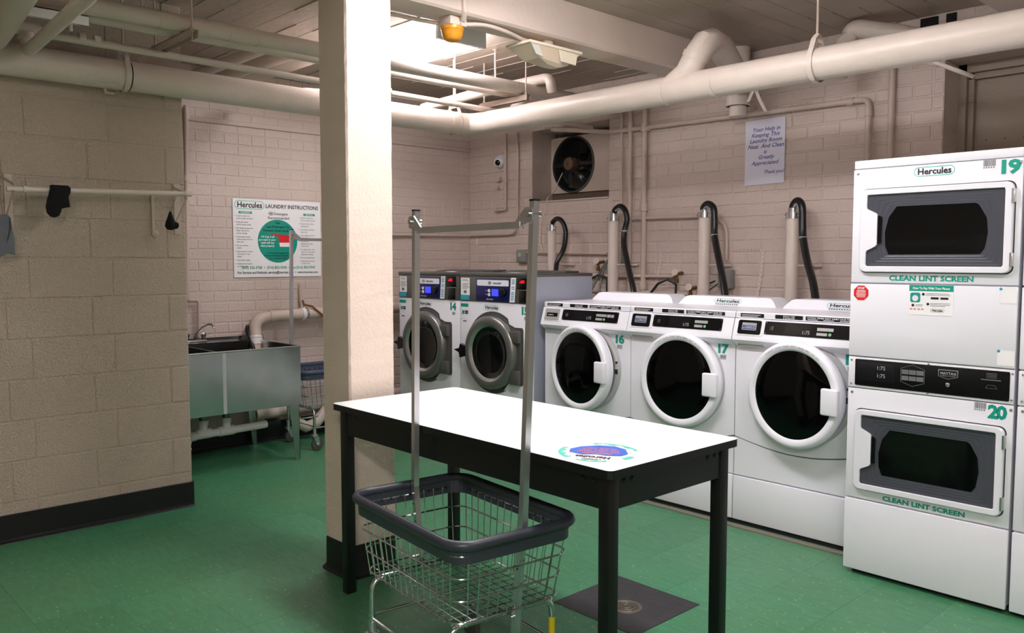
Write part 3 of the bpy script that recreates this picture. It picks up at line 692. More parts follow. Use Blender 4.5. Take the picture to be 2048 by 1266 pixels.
        x = MB(); text_mb(x, 'CLEAN LINT SCREEN', (0.172, -0.0012, zb-0.034), UX, UZ, 0.030, fit=0.345, bold=0.04); P('notice_lettering', x, 'teal_ink', t)
        if first:
            x = MB(); text_mb(x, num, (0.590, -0.0012, zb+ht+0.032), UX, UZ, 0.074, fit=0.072, bold=0.045); P('number', x, 'teal_ink', t)
            x = MB(); barcode(x, 0.538, zb+ht+0.064, 0.045, 0.026, -0.0012); P('bar_code', x, 'grey_ink', t)
        for xx in (0.020, 0.674): P('screw', MB().lathe((xx, 0.0, zb+ht+0.072), (0, -1, 0), [(0.007, 0), (0.005, 0.003), (0.0001, 0.004)], 10), 'zinc', t)
    if first:
        logo((0.347, -0.0005, 1.829), UX, UZ, (0, -1, 0), 0.165, 0.040, t, False)
        # stop sign sticker
        o8 = [(0.051+0.036*math.cos(PI/8+PI/4*k), -0.0052, 1.303+0.036*math.sin(PI/8+PI/4*k)) for k in range(8)]
        s = P('stop_sticker', MB().add(o8, [tuple(range(8))]), 'red_ink', t)
        x = MB(); text_mb(x, 'STOP', (0.051, -0.0058, 1.320), UX, UZ, 0.013, 'CENTER', bold=0.03)
        for k in range(6): x.quad((0.029+0.001*abs(k-2.5), -0.0058, 1.313-0.0058*k), (0.044-0.002*abs(k-2.5), 0, 0), (0, 0, 0.0022))
        P('lettering', x, 'white_ink', s)
        s = P('payment_sticker', MB().quad((0.262, -0.0052, 1.215), (0.182, 0, 0), (0, 0, 0.130)), 'poster_white', t)
        P('title_band', MB().quad((0.263, -0.0056, 1.318), (0.180, 0, 0), (0, 0, 0.026)), 'teal_ink', s)
        x = MB(); text_mb(x, 'How To Pay With Your Phone', (0.353, -0.0060, 1.326), UX, UZ, 0.014, 'CENTER', fit=0.150, bold=0.02); P('title_lettering', x, 'white_ink', s)
        P('app_icon', MB().prism([(0.289+p, -0.0058, 1.290+q) for p, q in rrect(0.042, 0.042, 0.008, 3)], (0, 0.0003, 0)), 'teal_ink', s)
        P('icon_wave', MB().disc((0.289, -0.0064, 1.287), (0, -1, 0), 0.013, 20), 'paper', s)
        x = MB()
        for (p, q, pn) in ((0.322, 1.305, '1'), (0.280, 1.256, '2'), (0.342, 1.263, '3')): x.disc((p, -0.0058, q), (0, -1, 0), 0.006, 14)
        for p in (0.353, 0.392): x.prism([(p+a_, -0.0058, 1.284+b_) for a_, b_ in ((0, 0), (0.032, 0), (0.032, 0.009), (0, 0.009))], (0, 0.0003, 0))
        text_mb(x, 'Hercules', (0.360, -0.0060, 1.233), UX, UZ, 0.012, fit=0.042, bold=0.03); ringface(x, pill(0.056, 0.013), pill(0.0545, 0.0115), (0.381, -0.0058, 1.2365), UX, UZ)
        P('lettering', x, 'black_ink', s)
        x = MB()
        for (p, q, l) in ((0.332, 1.307, 0.095), (0.332, 1.301, 0.10), (0.292, 1.258, 0.03), (0.292, 1.252, 0.028), (0.352, 1.266, 0.08), (0.352, 1.260, 0.078), (0.352, 1.254, 0.06)): x.quad((p, -0.0058, q), (l, 0, 0), (0, 0, 0.0018))
        P('small_print', x, 'grey_ink', s)
        x = MB()
        for k, p in enumerate((0.268, 0.283, 0.300, 0.315)): x.quad((p, -0.0058, 1.237), (0.010, 0, 0), (0, 0, 0.006))
        P('card_marks', x, 'coral_ink', s)
        for zz in (1.283, 1.031):      # square stickers (code left blank)
            s = P('sticker', MB().quad((0.618, -0.0052, zz-0.006), (0.062, 0, 0), (0, 0, 0.062)), 'poster_white', t)
            P('dot', MB().disc((0.622, -0.0057, zz+0.052), (0, -1, 0), 0.006, 12), 'sky_ink', s)
    # black control strip
    s = P('control_strip', MB().prism([(0.350+p, -0.0045, 0.9415+q) for p, q in rrect(0.634, 0.120, 0.006, 3)], (0, 0.003, 0)), 'black_gloss', t)
    P('display_window', MB().quad((0.050, -0.0050, 0.906), (0.160, 0, 0), (0, 0, 0.085)), 'display_dark', s)
    x = MB(); text_mb(x, '1:75', (0.130, -0.0054, 0.960), UX, UZ, 0.024); text_mb(x, '1:75', (0.130, -0.0054, 0.925), UX, UZ, 0.024); P('digits', x, 'led_dim', s)
    x = MB(); ho = [(0.2875, 0.996), (0.338, 0.978), (0.338, 0.918), (0.2875, 0.900), (0.237, 0.918), (0.237, 0.978)]
    ringface(x, [(p-0.2875, q-0.948) for p, q in ho], [((p-0.2875)*0.965, (q-0.948)*0.965) for p, q in ho], (0.2875, -0.0052, 0.948), UX, UZ)
    for r_ in range(2):
        for c_ in range(3): x.quad((0.2415+0.0315*c_, -0.0052, 0.952-0.027*r_), (0.0295, 0, 0), (0, 0, 0.020))
    P('button_label', x, 'grey_ink', s)
    x = MB(); ringface(x, [(-0.040, 0.018), (0.040, 0.018), (0.040, -0.012), (0, -0.024), (-0.040, -0.012)][::-1], [(-0.036, 0.014), (0.036, 0.014), (0.036, -0.009), (0, -0.019), (-0.036, -0.009)][::-1], (0.433, -0.0056, 0.970), UX, UZ)
    text_mb(x, 'MAYTAG', (0.433, -0.0056, 0.968), UX, UZ, 0.015, 'CENTER', fit=0.062, bold=0.02) if False else None
    P('badge_frame', x, 'chrome', s)
    x = MB(); text_mb(x, 'MAYTAG', (0.402, -0.0056, 0.967), UX, UZ, 0.015, fit=0.062, bold=0.02); text_mb(x, 'COMMERCIAL LAUNDRY', (0.402, -0.0056, 0.960), UX, UZ, 0.005, fit=0.062); P('lettering', x, 'silver_label', s)
    P('key_lock', MB().lathe((0.433, -0.004, 0.924), (0, -1, 0), [(0.009, 0), (0.009, 0.003), (0.006, 0.006), (0.0001, 0.0065)], 16), 'zinc', s)
    x = MB().quad((0.560, -0.0052, 0.960), (0.075, 0, 0), (0, 0, 0.004))
    for k in range(4): x.quad((0.580, -0.0052, 0.970+0.006*k), (0.040, 0, 0), (0, 0, 0.002))
    ringface(x, [(-0.022, -0.008), (0.022, -0.008), (0.014, 0.006), (-0.014, 0.006)], [(-0.020, -0.007), (0.020, -0.007), (0.013, 0.005), (-0.013, 0.005)], (0.600, -0.0052, 0.935), UX, UZ); P('slot_marks', x, 'grey_ink', s)
    for xx, zz in ((0.016, 0.995), (0.016, 0.888), (0.675, 0.995), (0.675, 0.888), (0.352, 1.004), (0.352, 0.879)): P('screw', MB().lathe((xx, -0.002, zz), (0, -1, 0), [(0.0055, 0), (0.004, 0.003), (0.0001, 0.004)], 8), 'zinc', t)
    return t
tower(-1.732, True); tower(-1.036, False)
# ------------------------------------------------------------------ folding table
TZ = 0.835
t = thing('folding_table', 'white-topped laundry folding table with black metal frame beside the column', 'table', (-3.141, 1.874, 0), -0.013)
tw, td = 1.584, 0.68
P('tabletop', MB().prism([(tw/2+p, td/2+q, TZ-0.0265) for p, q in rrect(tw, td, 0.022, 4)], (0, 0, 0.026)), 'black_metal', t)
P('laminate', MB().prism([(tw/2+p, td/2+q, TZ-0.001) for p, q in rrect(tw-0.001, td-0.001, 0.0215, 4)], (0, 0, 0.0015)), 'white_laminate', t)
i0 = 0.026; lg = 0.044
for p, q in ((0, 0), (1, 0), (1, 1), (0, 1)):
    x = i0 if p == 0 else tw-i0-lg; y = i0 if q == 0 else td-i0-lg
    L_ = P('leg', MB().box(x, x+lg, y, y+lg, 0.0, TZ-0.027, 0.003), 'black_metal', t)
    P('foot_cap', MB().box(x+0.004, x+lg-0.004, y+0.004, y+lg-0.004, 0.0, 0.012), 'black_rubber', L_)
za, zb_ = TZ-0.132, TZ-0.027
for nm, bx in (('apron', (i0+lg, tw-i0-lg, i0+0.006, i0+0.012)), ('apron', (i0+lg, tw-i0-lg, td-i0-0.012, td-i0-0.006)), ('apron', (i0+0.006, i0+0.012, i0+lg, td-i0-lg)), ('apron', (tw-i0-0.012, tw-i0-0.006, i0+lg, td-i0-lg))):
    a = P(nm, MB().box(*bx, za, zb_), 'black_metal', t)
x = MB()
for (p, q) in ((0.10, 0), (0.14, 0), (tw-0.10, 0), (tw-0.14, 0)): x.lathe((p, i0+0.006, TZ-0.05), (0, -1, 0), [(0.008, 0), (0.006, 0.004), (0.0001, 0.005)], 10)
for q in (0.10, 0.14, td-0.10, td-0.14): x.lathe((tw-i0-0.006, q, TZ-0.05), (1, 0, 0), [(0.008, 0), (0.006, 0.004), (0.0001, 0.005)], 10)
P('bolt', x, 'black_rubber', t)
# round decal near the table's near end, printed facing the far side
dc = Vector((1.395, 0.160, TZ+0.0008)); du = Vector((-0.88, -0.47, 0))*1.07; dv = Vector((0.47, -0.88, 0))*1.07
dd = P('round_decal', MB().add([dc+0.128*(math.cos(2*PI*k/48)*du+math.sin(2*PI*k/48)*dv) for k in range(48)], [tuple(range(48))]), 'poster_white', t)
x = MB()
for a0, a1, r0, r1 in ((-0.3, 0.9, 0.105, 0.122), (1.2, 2.0, 0.110, 0.122), (-2.7, -1.2, 0.108, 0.122), (2.5, 2.9, 0.10, 0.12)):
    n = 14
    for k in range(n):
        p = a0+(a1-a0)*k/n; q = a0+(a1-a0)*(k+1)/n; h = Vector((0, 0, 0.0006)); wv = 0.006*math.sin(k*1.3)
        x.add([dc+h+r*(math.cos(g)*du+math.sin(g)*dv) for r, g in ((r0+wv, p), (r1, p), (r1, q), (r0+wv, q))], [(0, 1, 2, 3)])
P('wave_print', x, 'teal_light', dd)
bl = [(-0.090, 0.005), (-0.075, 0.035), (-0.03, 0.045), (0.0, 0.035), (0.04, 0.050), (0.085, 0.030), (0.092, -0.01), (0.070, -0.05), (0.02, -0.082), (-0.03, -0.085), (-0.07, -0.055)]
x = MB().add([dc+Vector((0, 0, 0.0010))+du*p+dv*(q-0.005) for p, q in bl], [tuple(range(len(bl)))]); P('blue_field', x, 'royal_ink', dd)
x = MB()
for k, s in enumerate(('PLEASE KEEP', 'CLOTHES SORTED', 'AND FOLD THEM', 'ON THIS TABLE', 'THANK YOU')): text_mb(x, s, dc+Vector((0, 0, 0.0015))+dv*(0.018-0.0175*k), du, dv, 0.016, 'CENTER', bold=0.02, fit=None)
P('lettering', x, 'coral_ink', dd)
x = MB(); text_mb(x, 'Hercules', dc+Vector((0, 0, 0.0015))+dv*0.058-du*0.052, du, dv, 0.034, fit=0.105, bold=0.03); text_mb(x, 'LAUNDRY', dc+Vector((0, 0, 0.0015))+dv*0.092-du*0.03, du, dv, 0.016, fit=0.06, bold=0.03); P('word_mark', x, 'black_ink', dd)
# ------------------------------------------------------------------ wire laundry carts
def cart(label, loc, rz, plastic, tall=1.632):
    t = thing('laundry_cart', label, 'laundry cart', loc, rz, 'wire laundry carts with hanging rails')
    LX, LY, ZR, ZB = 0.355, 0.240, 0.605, 0.345
    def ring(sx, sy, z, r, n=6): return [(p, q, z) for p, q in rrect(2*sx, 2*sy, r, n)]
    # rim: fat tube with a skirt under it
    rim = MB().tube(ring(LX, LY, ZR, 0.075), 0.0165, 12, closed=True); P('rim', rim, plastic, t)
    sk = MB(); A = ring(LX-0.002, LY-0.002, ZR, 0.073); Bq = ring(LX-0.006, LY-0.006, ZR-0.058, 0.07); D = ring(LX-0.014, LY-0.014, ZR-0.058, 0.062); E_ = ring(LX-0.010, LY-0.010, ZR, 0.065); n = len(A)
    for U_, V_ in ((A, Bq), (Bq, D), (D, E_)): sk.add(U_+V_, [(i, (i+1) % n, n+(i+1) % n, n+i) for i in range(n)])
    P('rim_skirt', sk, plastic, t)
    hs = MB()
    for k in range(13):
        p = -0.27+0.045*k
        for s in (-1, 1): hs.cyl((p, s*(LY-0.0175), ZR-0.036), (p, s*(LY-0.0145), ZR-0.036), 0.004, 6)
    for k in range(9):
        q = -0.16+0.04*k
        for s in (-1, 1): hs.cyl((s*(LX-0.0175), q, ZR-0.036), (s*(LX-0.0145), q, ZR-0.036), 0.004, 6)
    P('skirt_hole', hs, 'black_rubber', t)
    wr = MB(); lv = [(0.0, ZB), (0.30, ZB+0.075), (0.62, ZB+0.150), (0.93, ZB+0.225)]
    sxb, syb = LX-0.055, LY-0.035
    def at(s): return sxb+(LX-0.012-sxb)*s, syb+(LY-0.012-syb)*s
    for s, z in lv: a_, b_ = at(s); wr.tube(ring(a_+0.004, b_+0.004, z, 0.055, 5), 0.0032 if s else 0.0036, 6, closed=True)
    nx, ny = 15, 10
    for k in range(nx):
        f = -0.88+1.76*k/(nx-1)
        for s in (-1, 1): wr.tube([(f*(LX-0.012), s*(LY-0.012), ZR-0.03), (f*sxb, s*syb, ZB-0.012)], 0.0021, 5)
        wr.tube([(f*sxb, -syb, ZB-0.012), (f*sxb, syb, ZB-0.012)], 0.0021, 5)
    for k in range(ny):
        f = -0.82+1.64*k/(ny-1)
        for s in (-1, 1): wr.tube([(s*(LX-0.012), f*(LY-0.012), ZR-0.03), (s*sxb, f*syb, ZB-0.012)], 0.0021, 5)
        wr.tube([(-sxb, f*syb, ZB-0.009), (sxb, f*syb, ZB-0.009)], 0.0021, 5)
    P('wire_basket', wr, 'chrome', t)
    # end frames: inverted U tubes, lower rails
    fx, fy, zt, zl = 0.255, 0.205, ZB-0.026, 0.175
    for s in (-1, 1):
        pts = [(s*fx, -fy, 0.145), (s*fx, -fy, zt-0.05)]+[(s*fx, -fy+0.045*(1-math.cos(a)), zt-0.05+0.045*math.sin(a)+0.005) for a in (0.4, 0.8, 1.2, 1.57)]
        pts += [(q[0], -q[1], q[2]) for q in pts[::-1]]
        P('end_frame', MB().tube(pts, 0.0105, 10), 'chrome', t)
        P('side_rail', MB().cyl((-fx-0.02, s*(fy), zl), (fx+0.02, s*(fy), zl), 0.0055, 8), 'chrome', t)
        P('cross_rail', MB().cyl((s*(fx+0.004), -fy-0.012, zl+0.012), (s*(fx+0.004), fy+0.012, zl+0.012), 0.0055, 8), 'chrome', t)
        for q in (-1, 1):
            c = P('caster', MB().cyl((s*fx, q*fy, 0.118), (s*fx, q*fy, 0.165), 0.014, 12).lathe((s*fx, q*fy, 0.124), (0, 0, -1), [(0.016, -0.004), (0.026, 0.0), (0.026, 0.012), (0.018, 0.018), (0.0001, 0.018)], 16)
                  .prism([(s*fx-0.018, q*fy-0.017, 0.112), (s*fx+0.024, q*fy-0.017, 0.112), (s*fx+0.038, q*fy-0.017, 0.050), (s*fx+0.012, q*fy-0.017, 0.045)], (0, 0.003, 0))
                  .prism([(s*fx-0.018, q*fy+0.014, 0.112), (s*fx+0.024, q*fy+0.014, 0.112), (s*fx+0.038, q*fy+0.014, 0.050), (s*fx+0.012, q*fy+0.014, 0.045)], (0, 0.003, 0)), 'zinc', t)
            P('wheel', MB().lathe((s*fx+0.022, q*fy-0.012, 0.050), (0, 1, 0), [(0.008, -0.003), (0.030, 0.0), (0.046, 0.002), (0.050, 0.007), (0.050, 0.017), (0.046, 0.022), (0.030, 0.024), (0.008, 0.027)], 28), 'rubber_grey', c)
            P('hub', MB().cyl((s*fx+0.022, q*fy-0.020, 0.050), (s*fx+0.022, q*fy+0.020, 0.050), 0.010, 12), 'zinc', c)
    # uprights (square tube, standing just inside the rim ends) and the hanging bar
    h = 0.0108; tops = []
    for s, lean, yy in ((-1, 0.022, 0.014), (1, 0.057, 0.030)):
        xb = s*(LX-0.075); xr = s*(LX-0.032); xt = xr+lean
        def sq(x_, z_): return [(x_-h, yy-h, z_), (x_+h, yy-h, z_), (x_+h, yy+h, z_), (x_-h, yy+h, z_)]
        mb = MB(); S_ = sq(xb, 0.155)+sq(xb+0.01*s, ZB)+sq(xr, ZR)+sq(xt, tall)
        mb.add(S_, [(4*i+j, 4*i+(j+1) % 4, 4*(i+1)+(j+1) % 4, 4*(i+1)+j) for i in range(3) for j in range(4)])
        pl = P('upright', mb, 'zinc', t); tops.append((xt, yy))
        P('end_cap', MB().box(xt-h-0.001, xt+h+0.001, yy-h-0.001, yy+h+0.001, tall-0.002, tall+0.004), 'black_rubber', pl)
        hl = MB()
        for k in range(4): hl.cyl((xb+(xr-xb)*(0.15+0.25*k), yy-h-0.0006, ZB+(ZR-ZB)*(0.0+0.25*k)), (xb+(xr-xb)*(0.15+0.25*k), yy-h+0.001, ZB+(ZR-ZB)*(0.0+0.25*k)), 0.004, 8)
        P('hole', hl, 'black_rubber', pl)
        P('bolt', MB().cyl((xt, yy-0.030, tall-0.040), (xt, yy+0.020, tall-0.040), 0.009, 12), 'chrome', pl); P('bolt', MB().cyl((xb, yy-0.018, ZB-0.035), (xb, yy-0.012, ZB-0.035), 0.007, 10), 'chrome', pl)
        d = -s
        P('bracket', MB().prism([(xt+d*0.014-d*0.03, yy-0.018, tall-0.022), (xt+d*0.014-d*0.03, yy-0.018, tall-0.062), (xt+d*0.075, yy-0.018, tall-0.084), (xt+d*0.075, yy-0.018, tall-0.066), (xt+d*0.02, yy-0.018, tall-0.020)], (0, -0.004, 0)), 'zinc', pl)
    (xa, ya), (xb_, yb) = tops
    P('hanging_bar', MB().tube([(xa+0.03, ya-0.014, tall-0.070), (xb_-0.03, yb-0.014, tall-0.070)], [0.0085, 0.0085], 4).box(0, 0.001, 0, 0.001, tall-0.07, tall-0.069) if False else MB().prism([(xa+0.045, ya-0.024, tall-0.084), (xb_-0.045, yb-0.024, tall-0.084), (xb_-0.045, yb-0.024, tall-0.062), (xa+0.045, ya-0.024, tall-0.062)], (0, 0.018, 0)), 'zinc', t)
    return t
c1 = cart('wire laundry cart with hanging bar in front of the folding table', (-2.185, 1.797, 0), math.radians(-6.5), 'cart_plastic')
tp = MB().cyl((0.255, -0.205+0.0, 0.165), (0.255, -0.205, 0.255), 0.0113, 12); tp = MB().tube([(0.255, 0.205, 0.16), (0.255, 0.205, 0.255)], 0.0112, 12, caps=False); P('yellow_label', tp, 'yellow_tape', c1)
cart('second wire laundry cart with blue rim, in the corner behind the steel sink', (-5.81, 3.45, 0), math.radians(90), 'cart_blue', 1.68)
# ------------------------------------------------------------------ floor drain in black square
t = thing('floor_drain', 'round metal floor drain set in a black square of floor', 'floor drain', (-2.16, 2.68, 0))
P('black_square', MB().prism([(DR[0]+2.16, DR[2]-2.68, 0.0), (DR[1]+2.16, DR[2]-2.68, 0.0), (DR[1]+2.16, DR[3]-2.68, 0.0), (DR[0]+2.16, DR[3]-2.68, 0.0)], (0, 0, 0.0022)), 'slate_tile', t)
P('drain_ring', MB().lathe((0, 0, 0.002), (0, 0, 1), [(0.066, 0), (0.064, 0.003), (0.056, 0.0035), (0.054, 0.001)], 40), 'grate', t)
g = MB()
for k in range(-5, 6):
    hgt = math.sqrt(max(0.054**2-(k*0.0095)**2, 0)); g.box(k*0.0095-0.0022, k*0.0095+0.0022, -hgt, hgt, 0.0025, 0.0045)
for r in (0.018, 0.036, 0.051): g.tube([(r*math.cos(2*PI*k/28), r*math.sin(2*PI*k/28), 0.0042) for k in range(28)], 0.0022, 4, closed=True)
P('grate', g, 'grate', t); P('drain_well', MB().disc((0, 0, 0.0024), (0, 0, 1), 0.056), 'dark_void', t)
# ------------------------------------------------------------------ stainless two-bowl sink
SX0, SX1, SY0, SY1, SZ0, SZ1 = -6.15, -5.43, 1.55, 2.990, 0.405, 0.830
t = thing('laundry_sink', 'galvanised two-bowl laundry sink on tapered legs below the wall poster', 'sink', (-5.79, 2.27, 0))
mb = MB(); th = 0.004
yd = 2.42
mb.box(SX1-th, SX1, SY0, SY1, SZ0, SZ1).box(SX0, SX1-th, SY1-th, SY1, SZ0, SZ1).box(SX0, SX1-th, SY0, SY0+th, SZ0, SZ1).box(SX0+0.085, SX0+0.085+th, SY0+th, SY1-th, SZ0, SZ1).box(SX0+0.085, SX1-th, SY0+th, SY1-th, SZ0, SZ0+th)
build('basin', mb, 'galvanised', t)
mb = MB(); mb.tube([(SX1+0.004, SY0, SZ1), (SX1+0.004, SY1, SZ1), (SX0, SY1, SZ1)], 0.006, 8); build('rolled_rim', mb, 'zinc', t)
# dished ledge with a backsplash
build('ledge', MB().box(SX0, SX0+0.089, SY0, SY1, SZ1-0.002, SZ1+0.003).box(SX0-0.004, SX0+0.004, SY0, SY1, SZ1, SZ1+0.035), 'galvanised', t)
build('divider', MB().prism([(SX0+0.088, yd, SZ0), (SX1-th, yd, SZ0), (SX1-th, yd, SZ1-0.012), (SX0+0.088, yd, SZ1-0.012)], (0, 0.012, 0)), 'galvanised', t)
build('weld_seam', MB().box(SX1, SX1+0.0008, yd-0.012, yd+0.012, SZ0+0.002, SZ1-0.008), 'silver_label', t)
for (lx, ly) in ((SX1-0.01, SY1-0.01), (SX0+0.03, SY1-0.01), (SX1-0.01, SY0+0.06), (SX0+0.03, SY0+0.06)):
    mb = MB(); a, b_ = 0.080, 0.034
    top = [(lx, ly, SZ0), (lx, ly-a, SZ0), (lx-a, ly, SZ0)]; 
    mb.prism([(lx, ly, 0.0), (lx, ly-b_, 0.0), (lx, ly-a, SZ0), (lx, ly, SZ0)], (-0.003, 0, 0)); mb.prism([(lx, ly, 0.0), (lx-b_, ly, 0.0), (lx-a, ly, SZ0), (lx, ly, SZ0)], (0, -0.003, 0))
    build('leg', mb, 'galvanised', t)
# taps
fx_ = SX0+0.05; fyc = 2.50
f = build('faucet_body', MB().box(fx_-0.022, fx_+0.022, fyc-0.085, fyc+0.085, SZ1+0.003, SZ1+0.028, 0.008).cyl((fx_, fyc, SZ1+0.02), (fx_, fyc, SZ1+0.055), 0.014, 14), 'chrome', t)
build('spout', MB().tube([(fx_, fyc, SZ1+0.05), (fx_+0.005, fyc+0.004, SZ1+0.075), (fx_+0.04, fyc+0.045, SZ1+0.125), (fx_+0.065, fyc+0.075, SZ1+0.145), (fx_+0.085, fyc+0.098, SZ1+0.142), (fx_+0.092, fyc+0.105, SZ1+0.118)], 0.0085, 10), 'chrome', f)
for s in (-1, 1):
    k = build('tap', MB().cyl((fx_, fyc+s*0.062, SZ1+0.025), (fx_, fyc+s*0.062, SZ1+0.050), 0.016, 12).lathe((fx_, fyc+s*0.062, SZ1+0.05), (0, 0, 1), [(0.016, 0), (0.021, 0.010), (0.018, 0.030), (0.0001, 0.033)], 8).box(fx_-0.005, fx_+0.005, fyc+s*0.062-0.022, fyc+s*0.062+0.022, SZ1+0.062, SZ1+0.074, 0.003), 'chrome', f)
for yy in (2.40, 2.57):
    build('drain_stub', MB().cyl((-5.76, yy, 0.30), (-5.76, yy, SZ0+0.002), 0.026, 14).lathe((-5.76, yy, 0.385), (0, 0, 1), [(0.028, -0.02), (0.044, -0.015), (0.044, 0.0), (0.05, 0.018), (0.0001, 0.019)], 18), 'steel_dull', t)
# white plastic waste run below the sink
t = thing('waste_pipe', 'white plastic waste pipe with two tees running under the sink', 'pipe', (-5.76, 2.5, 0.22))
mb = MB().tube([(-5.76, 2.90, 0.228), (-5.76, 2.34, 0.215), (-5.76, 2.305, 0.205), (-5.76, 2.285, 0.18), (-5.76, 2.275, 0.13), (-5.76, 2.262, 0.085), (-5.76, 2.23, 0.06), (-5.76, 2.0, 0.052)], 0.029, 16)
build('pipe_run', mb, 'white_pvc', t)
for yy in (2.40, 2.57): build('tee', MB().cyl((-5.76, yy, 0.22), (-5.76, yy, 0.315), 0.030, 16).cyl((-5.76, yy-0.055, 0.2205), (-5.76, yy+0.055, 0.2225), 0.036, 16).cyl((-5.76, yy, 0.285), (-5.76, yy, 0.318), 0.036, 16), 'white_pvc', t)
build('rubber_coupling', MB().cyl((-5.76, 2.88, 0.2275), (-5.76, 2.98, 0.229), 0.038, 16), 'black_rubber', t)
build('pipe_elbow', MB().cyl((-5.76, 2.276, 0.125), (-5.76, 2.278, 0.14), 0.035, 16).cyl((-5.76, 2.30, 0.214), (-5.76, 2.345, 0.2145), 0.035, 16), 'white_pvc', t)
t = thing('waste_pipe', 'low painted waste pipe with a curved trap on the floor behind the corner cart', 'pipe', (-6.1, 3.4, 0.2))
build('pipe_run', MB().tube([(-6.14, 2.98, 0.235), (-6.14, 3.42, 0.245), (-6.14, 4.6, 0.26)], 0.045, 14).tube([(-6.10, 3.62, 0.25), (-6.05, 3.55, 0.20), (-6.03, 3.45, 0.12), (-6.03, 3.36, 0.10), (-6.04, 3.28, 0.15)], 0.045, 14), 'pipe_paint', t)
# elbowed overflow pipe dropping into the sink
t = thing('overflow_pipe', 'fat painted pipe along the back wall that elbows down into the sink', 'pipe', (-6.1, 3.2, 1.0))
pp = [(-6.10, 5.2, 1.045), (-6.10, 3.4, 1.013), (-6.10, 3.10, 1.006), (-6.10, 3.045, 1.000), (-6.10, 3.000, 0.980), (-6.10, 2.975, 0.945), (-6.09, 2.968, 0.90), (-6.05, 2.955, 0.72)]
build('pipe_run', MB().tube(pp, 0.047, 18), 'conduit_paint', t)
build('elbow_collar', MB().cyl((-6.10, 3.09, 1.006), (-6.10, 3.12, 1.007), 0.051, 18), 'conduit_paint', t)
build('pipe_coupling', MB().cyl((-6.078, 2.9635, 0.845), (-6.072, 2.962, 0.80), 0.058, 20).cyl((-6.082, 2.965, 0.86), (-6.078, 2.9635, 0.845), 0.053, 20), 'white_pvc', t)
build('hose_clamp', MB().cyl((-6.10, 3.405, 1.0135), (-6.10, 3.425, 1.014), 0.050, 20), 'zinc', t); build('pipe_sleeve', MB().cyl((-6.10, 3.37, 1.013), (-6.10, 3.40, 1.0135), 0.052, 20), 'white_pvc', t)
t = thing('strap', 'rusty loop of strap and cord over the fat pipe under the poster', 'strap', (-6.15, 3.42, 1.1))
build('metal_strip', MB().prism([(-6.19, 3.405, 1.27), (-6.19, 3.412, 1.27), (-6.188, 3.445, 1.10), (-6.15, 3.44, 1.063), (-6.15, 3.40, 1.063), (-6.19, 3.40, 1.12)], (0.002, 0, 0)), 'conduit_paint', t)
build('cord', MB().tube([(-6.185, 3.43, 1.13), (-6.13, 3.42, 1.085), (-6.06, 3.45, 1.075), (-6.04, 3.52, 1.01), (-6.05, 3.60, 0.94)], 0.008, 6), 'rust_wood', t)
tag(build('drain_hose', MB().tube([(-6.0, 2.93, 0.70), (-6.04, 2.915, 0.80), (-6.11, 2.91, 0.91), (-6.145, 2.93, 0.93), (-6.16, 3.0, 0.90), (-6.165, 3.05, 0.85), (-6.17, 3.10, 0.70)], 0.017, 10), 'hose_black'), 'short black hose looped behind the elbow of the sink overflow pipe', 'hose')
# ------------------------------------------------------------------ drying rail on the block wall and the things on it
t = thing('drying_rail', 'painted wall rail on folding brackets across the block wall', 'clothes rail', (-4.7, 1.45, 1.81))
build('bar', MB().cyl((-4.70, 1.012, 1.800), (-4.70, 1.925, 1.822), 0.0135, 14), 'pipe_paint', t)
build('bar_collar', MB().cyl((-4.70, 1.085, 1.802), (-4.70, 1.105, 1.8025), 0.017, 12), 'pipe_paint', t)
build('bar_collar', MB().cyl((-4.70, 1.888, 1.821), (-4.70, 1.905, 1.8215), 0.017, 12), 'pipe_paint', t)
for yy, yo in ((1.05, -0.06), (1.90, -0.06)):
    mb = MB().box(XL+0.004, XL+0.010, yy-0.018+yo*0.0, yy+0.018, 1.60, 1.885); mb.prism([(-4.70, yy-0.004, 1.83), (-4.845, yy-0.03, 1.875), (-4.845, yy-0.03, 1.862), (-4.70, yy-0.004, 1.815)], (0, 0.004, 0))
    mb.tube([(-4.70, yy, 1.80), (-4.842, yy-0.03, 1.63)], 0.0045, 6); build('bracket', mb, 'conduit_paint', t)
# folded-over black sock
mb = MB()
def sheet(mb, outline, x0, th):      # thin padded cloth shape in the y-z plane
    n = len(outline); cy = sum(p[0] for p in outline)/n; cz = sum(p[1] for p in outline)/n
    L0 = [(x0, p, q) for p, q in outline]; La = [(x0+th*0.5, cy+(p-cy)*1.02, cz+(q-cz)*1.02) for p, q in outline]; L1 = [(x0+th, p, q) for p, q in outline]
    Lc = [(x0+th*1.25, cy+(p-cy)*0.7, cz+(q-cz)*0.7) for p, q in outline]
    vs = L0+La+L1+Lc+[(x0+th*1.3, cy, cz)]; fs = [tuple(range(n))[::-1]]
    for i in range(3): fs += [(n*i+k, n*i+(k+1) % n, n*(i+1)+(k+1) % n, n*(i+1)+k) for k in range(n)]
    fs += [(3*n+k, 3*n+(k+1) % n, 4*n) for k in range(n)]
    return mb.add(vs, fs, True)
so = [(1.204, 1.826), (1.245, 1.828), (1.285, 1.826), (1.295, 1.815), (1.293, 1.795), (1.283, 1.772), (1.286, 1.745), (1.289, 1.722), (1.262, 1.716), (1.250, 1.712), (1.246, 1.695), (1.236, 1.675), (1.216, 1.667), (1.196, 1.672), (1.182, 1.690), (1.178, 1.715), (1.184, 1.750), (1.196, 1.790)]
sheet(mb, so, -4.685, 0.010)
mb.box(-4.716, -4.684, 1.207, 1.290, 1.819, 1.831, 0.005); sheet(mb, [(1.21, 1.826), (1.286, 1.826), (1.284, 1.775), (1.25, 1.765), (1.212, 1.77)], -4.726, 0.008)
